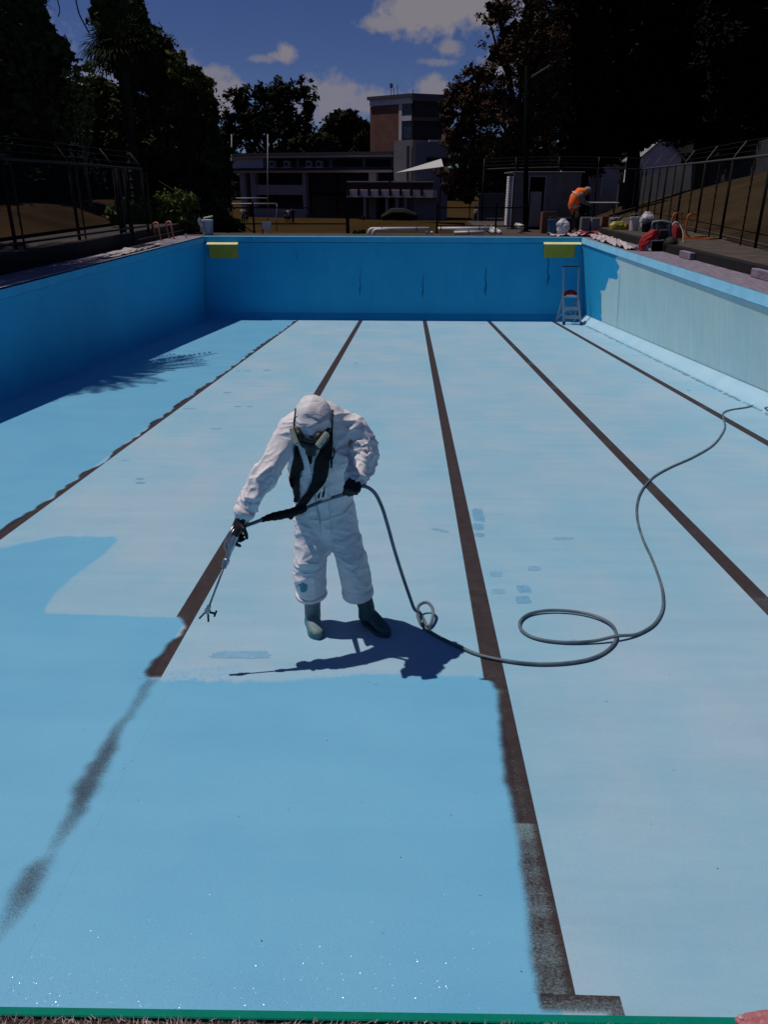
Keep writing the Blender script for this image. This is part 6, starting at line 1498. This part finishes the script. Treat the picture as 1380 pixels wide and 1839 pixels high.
def fan_palm(name, label, base, crown_z, nleaf, Rl, M, seed, trunk_r=.16, skirt=True):
    r = random.Random(seed); b = np.asarray(base, float); t = Thing(name, label, 'palm tree', b)
    c = np.array([b[0], b[1], crown_z])
    mb = MB().tube([b-np.array([0,0,.3]), (b+c)/2, c], [trunk_r*1.2, trunk_r, trunk_r*1.1], 10)
    for k in range(int((crown_z-b[2])/.25)):
        z = b[2]+k*.25; mb.tube([(b[0],b[1],z),(b[0],b[1],z+.06)], [trunk_r*1.25, trunk_r*1.05], 9)
    t.part('trunk', mb, M_BARK)
    def frond(d, pet, rad, drp):
        d = d/np.linalg.norm(d); e = c+d*pet; m = MB().tube([c, c+d*pet*.5+np.array([0,0,.06]), e], .012, 5)
        s = np.cross(d, (0, 0, 1)); s /= np.linalg.norm(s)+1e-9; u = np.cross(s, d); n = 17
        for i in range(n):
            a = (i-(n-1)/2)/((n-1)/2)*1.9; dd = d*math.cos(a)+s*math.sin(a); L_ = rad*(1-.12*abs(a)/1.9)*r.uniform(.9, 1.05)
            p1 = e+dd*L_*.6+u*.02; p2 = e+dd*L_-np.array([0, 0, drp*L_*(.4+.3*abs(a))]); w_ = np.cross(dd, u)*.034*rad
            m.add([e, p1-w_, p2, p1+w_], [(0, 1, 2, 3)])
        return m
    for i in range(nleaf):
        az = i*2.399+r.uniform(-.2, .2); el = math.asin(min(1, max(-1, r.uniform(-.45 if skirt else -.25, .95))))
        d = np.array([math.cos(az)*math.cos(el), math.sin(az)*math.cos(el), math.sin(el)]); t.part('frond', frond(d, Rl*.5*r.uniform(.85, 1.1), Rl*.62, .5 if el < .3 else .25), M)
    return t
pc = yat(216,95,27); fan_palm('fan_palm', 'fan palm with a shaggy crown standing among the dark left trees', (pc[0], 27, .5), pc[2], 60, 1.25, L_PALM, 5)
# palm beside the left deck whose fronds shade the pool floor
def feather_palm(name, label, base, crown_z, tips, M, seed):
    """tips: end points of the fronds"""
    r = random.Random(seed); b = np.asarray(base, float); t = Thing(name, label, 'palm tree', b); c = np.array([b[0], b[1], crown_z])
    t.part('trunk', MB().tube([b-np.array([0,0,.3]), (b*.5+c*.5), c], [.24,.17,.18], 12), M_BARK, smooth=True)
    for tip in tips:
        tip = np.asarray(tip, float); mid = (c+tip)/2+np.array([0, 0, .35*np.linalg.norm(tip-c)*.5]); Q = spline([c, mid, tip], 10)
        m = MB().tube(Q, np.linspace(.028, .006, len(Q)), 5)
        for i in range(3, len(Q)):
            d = Q[min(i+1, len(Q)-1)]-Q[i-1]; d /= np.linalg.norm(d); s = np.cross(d, (0, 0, 1)); s /= np.linalg.norm(s)
            f = i/len(Q); L_ = (.62 if f < .7 else .62*(1.25-f)/.55)*r.uniform(.85, 1.1)
            for sg in (-1, 1):
                for kk in (0, .5):
                    o = Q[i]-d*kk*.07; e = o+(s*sg*.62+d*.72)*L_-np.array([0, 0, .18*L_]); m_ = (o+e)/2; w_ = d*.032; m.add([o, m_-w_, e, m_+w_], [(0, 1, 2, 3)])
        t.part('frond', m, M)
    return t
def over(X, Y, h):             # point at height h above the pool floor whose shadow falls on (X, Y)
    z = zf(Y)+h; return np.array([X-SX*h, Y-SY*h, z])
tips = [over(-4.15,15.9,6.4), over(-4.55,15.2,6.6), over(-3.95,14.4,6.7), over(-4.7,14.0,6.2), over(-4.5,13.3,6.8), over(-4.2,12.5,6.3), over(-5.0,12.3,6.6), over(-4.75,11.7,6.2), over(-5.3,11.3,6.4), over(-5.4,10.8,6.7), over(-4.8,15.6,5.8), over(-5.2,16.6,6.6)]
cpt = over(-6.15, 13.4, 7.0)
tips += [over(-4.4,15.4,6.0), over(-4.1,14.9,6.6), over(-4.35,13.8,6.4), over(-4.6,12.9,6.2), over(-4.55,12.0,6.7), over(-5.0,11.5,6.6), over(-5.1,14.6,6.0), over(-5.3,13.0,6.0), over(-5.4,16.0,6.2), over(-5.4,12.0,6.1)]
tips += [cpt+np.array([math.cos(a)*2.5, math.sin(a)*2.5, z]) for a, z in [(1.2,-.8),(1.6,.3),(2.8,-.2),(4.0,-.2),(4.6,-.9),(5.1,-.5),(2.0,.0),(4.4,.1)]]
tips += [cpt+np.array([math.cos(a)*2.3, math.sin(a)*2.3, z]) for a, z in [(1.9,-.6),(2.5,.1),(3.1,-.7),(3.7,.2),(4.3,-.6),(2.2,.9),(3.4,1.1),(4.9,.5)]]
feather_palm('feather_palm', 'tall feather palm beside the left deck whose fronds shade the pool', (cpt[0], cpt[1], .3), cpt[2], tips, L_PALM, 6)

# middle distance
tree('broadleaf_tree', 'wide tree with sky showing through its crown behind the school block', 'tree', [(432,185,34,36),(470,168,28,28),(500,180,40,40),(545,165,30,26),(556,195,22,26),(450,235,48,40),(520,235,55,42),(412,235,28,38),(480,210,40,30)], 150, (490,330), L_FAR, n=12000, size=.75, clumps=230, spread=.22, core=500, core_r=.4, core_s=2.2, trunk_r=.8, seed=11, zbase=-3, shell=.15)
tree('broadleaf_tree', 'round dark tree between the wide tree and the brick tower', 'tree', [(618,226,34,28),(652,240,18,24),(600,252,34,26),(640,262,36,24)], 165, (622,340), L_FAR, n=9000, size=.8, clumps=200, spread=.23, core=2500, core_s=2.4, trunk_r=.8, seed=12, zbase=-3)
tree('broadleaf_tree', 'low tree filling the gap just left of the brick tower', 'tree', [(575,262,30,20),(660,262,24,20),(545,265,30,18)], 140, (600,340), L_MID, n=6000, size=.75, clumps=140, core=2000, core_s=2.4, spread=.26, trunk_r=.6, seed=13, zbase=-3)
# right hand trees
tree('broadleaf_tree', 'open crowned brownish tree overhanging the school block', 'tree', [(893,18,40,40),(930,70,55,55),(905,95,45,30),(866,135,46,30),(838,165,40,26),(880,190,70,50),(835,225,34,42),(890,270,75,55),(950,230,55,80),(845,300,42,40),(838,345,34,30),(960,130,50,70),(930,320,60,30),(960,20,40,60),(812,175,26,26),(805,208,24,28),(810,250,24,42),(808,325,26,44),(985,80,32,90),(985,200,34,90),(975,300,40,60)], 36, (955,400), L_BROWN, n=52000, size=.135, clumps=760, spread=.17, core=3000, core_r=.55, core_s=3.0, trunk_r=.32, seed=21, zbase=-.3, shell=.25, aspect=.5)
M_G = 'dark conifers on the right'
tree('conifer_tree', 'tall near black conifer right of the brownish tree', 'conifer', [(1035,60,48,80),(1045,170,56,80),(1055,265,58,52),(1030,-40,45,60),(1010,120,30,60)], 40, (1050,390), L_BLACK, n=22000, size=.24, clumps=380, core=9000, core_s=2.4, spread=.20, trunk_r=.4, seed=22, zbase=-.8, droop=.5, group=M_G, shell=.2)
tree('conifer_tree', 'broad near black conifer in the middle of the right hand trees', 'conifer', [(1130,60,70,90),(1140,170,80,72),(1125,240,66,30),(1120,-50,70,70),(1185,205,45,42)], 44, (1135,380), L_BLACK, n=26000, size=.26, clumps=380, core=12000, core_s=2.4, spread=.20, trunk_r=.5, seed=23, zbase=-1, droop=.5, group=M_G, shell=.2)
tree('conifer_tree', 'dark conifer with hanging branches over the pale gabled house', 'conifer', [(1240,60,75,90),(1240,160,78,72),(1225,222,56,24),(1240,-50,70,70),(1275,222,40,30)], 46, (1262,340), L_BLACK, n=26000, size=.26, clumps=380, core=12000, core_s=2.4, spread=.20, trunk_r=.5, seed=24, zbase=0, droop=.6, group=M_G, shell=.2)
tree('conifer_tree', 'dark conifer at the far right edge above the fence', 'conifer', [(1340,60,80,100),(1345,190,85,80),(1350,255,80,36),(1340,-60,80,80),(1430,120,80,140)], 42, (1345,330), L_BLACK, n=26000, size=.26, clumps=380, core=12000, core_s=2.4, spread=.20, trunk_r=.5, seed=25, zbase=1.2, droop=.5, group=M_G, shell=.2)
# undergrowth
def shrub(label, els, Y, base_px, M, n, size, seed, zb=None, cat='shrub', name='shrub', clumps=70, group=None):
    E = []
    for (px, py, rx, ry) in els: c = yat(px, py, Y); k = np.dot(c-CAM, _F)/FPX; E.append((c, np.array([rx*k, (rx+ry)*.5*k, ry*k])))
    b = yat(*base_px, Y); b[2] = b[2] if zb is None else zb; t = Thing(name, label, cat, b, group)
    V, F, cc = leaf_cloud(name, E, n, size, clumps, .26, .2, seed=seed, core=n//3, core_s=2); t.part('foliage', np_mesh('foliage', V-b, F), M)
    mb = MB(); rr = random.Random(seed)
    for i in range(6): mb.tube([b, cc[rr.randrange(len(cc))]], [.03, .008], 5)
    t.part('stems', mb, M_BARK); return t
shrub('leafy green shrub with pale flecks behind the orange handrails', [(262,385,32,30),(300,380,38,28),(330,395,34,22),(280,405,40,15),(330,360,28,18)], 24.5, (290,415), L_SHRUB, 4200, .10, 31, .1, clumps=130)
shrub('low dark bush behind the rail fence at the foot of the dense tree', [(400,402,30,18),(425,408,22,12),(385,385,26,22)], 27, (405,425), L_DARK, 2200, .12, 32, -.6)
shrub('olive bush behind the gate post', [(205,385,16,14),(218,370,10,18)], 22, (210,400), L_SHRUB, 900, .10, 33, .5)
shrub('small weeds on the far deck left of the white pipes', [(643,418,12,4),(652,415,4,5)], 24.6, (645,421), L_DARK, 240, .06, 34, 0, cat='weeds', name='weeds', clumps=20)
# dark hedge above the left bank
E = [(np.array([-11.5-abs(y-22)*.06, y, 1.75]), np.array([1.0, 1.5, 1.1])) for y in np.arange(12, 34, 1.6)]
V, F, cc = leaf_cloud('hedge', E, 14000, .16, 420, .35, .3, seed=41, core=5000); b = np.array([-11.5, 22., .8]); t = Thing('hedge', 'long dark hedge along the top of the left bank behind the fence', 'hedge', b); t.part('foliage', np_mesh('foliage', V-b, F), leaf_mat('leaf_hedge', (.008,.011,.011)))
# far woodland closing the horizon
E = []
for x in np.arange(-260, 300, 16.0): E.append((np.array([x, 235+random.uniform(-12, 12), 3+random.uniform(-2, 3)]), np.array([12, 9, random.uniform(8, 13)])))
V, F, cc = leaf_cloud('far_woodland', E, 30000, 1.8, 1100, .30, .2, seed=51, core=7000); o = link('far_woodland', np_mesh('far_woodland', V, F), L_FAR); o['kind'] = 'stuff'; o['label'] = 'dark band of distant woodland beyond the school'
E = []
for y in np.arange(40, 200, 11.0):
    E.append((np.array([34+y*.1+random.uniform(-3, 3), y, 4]), np.array([7, 8, 9.]))); E.append((np.array([-34-y*.12+random.uniform(-3, 3), y, 4]), np.array([7, 8, 9.])))
V, F, cc = leaf_cloud('side_woodland', E, 22000, 1.1, 700, .30, .2, seed=52, core=7000); o = link('side_woodland', np_mesh('side_woodland', V, F), L_BLACK); o['kind'] = 'stuff'; o['label'] = 'dark woodland on both sides of the field'
# guy wire down from the dense tree
solo('guy_wire', MB().tube([yat(285,325,29), yat(440,419,26)], .014, 5), M_RUSTY, 'diagonal guy wire slanting down from the dense tree to the far deck', 'wire', yat(440,419,26))
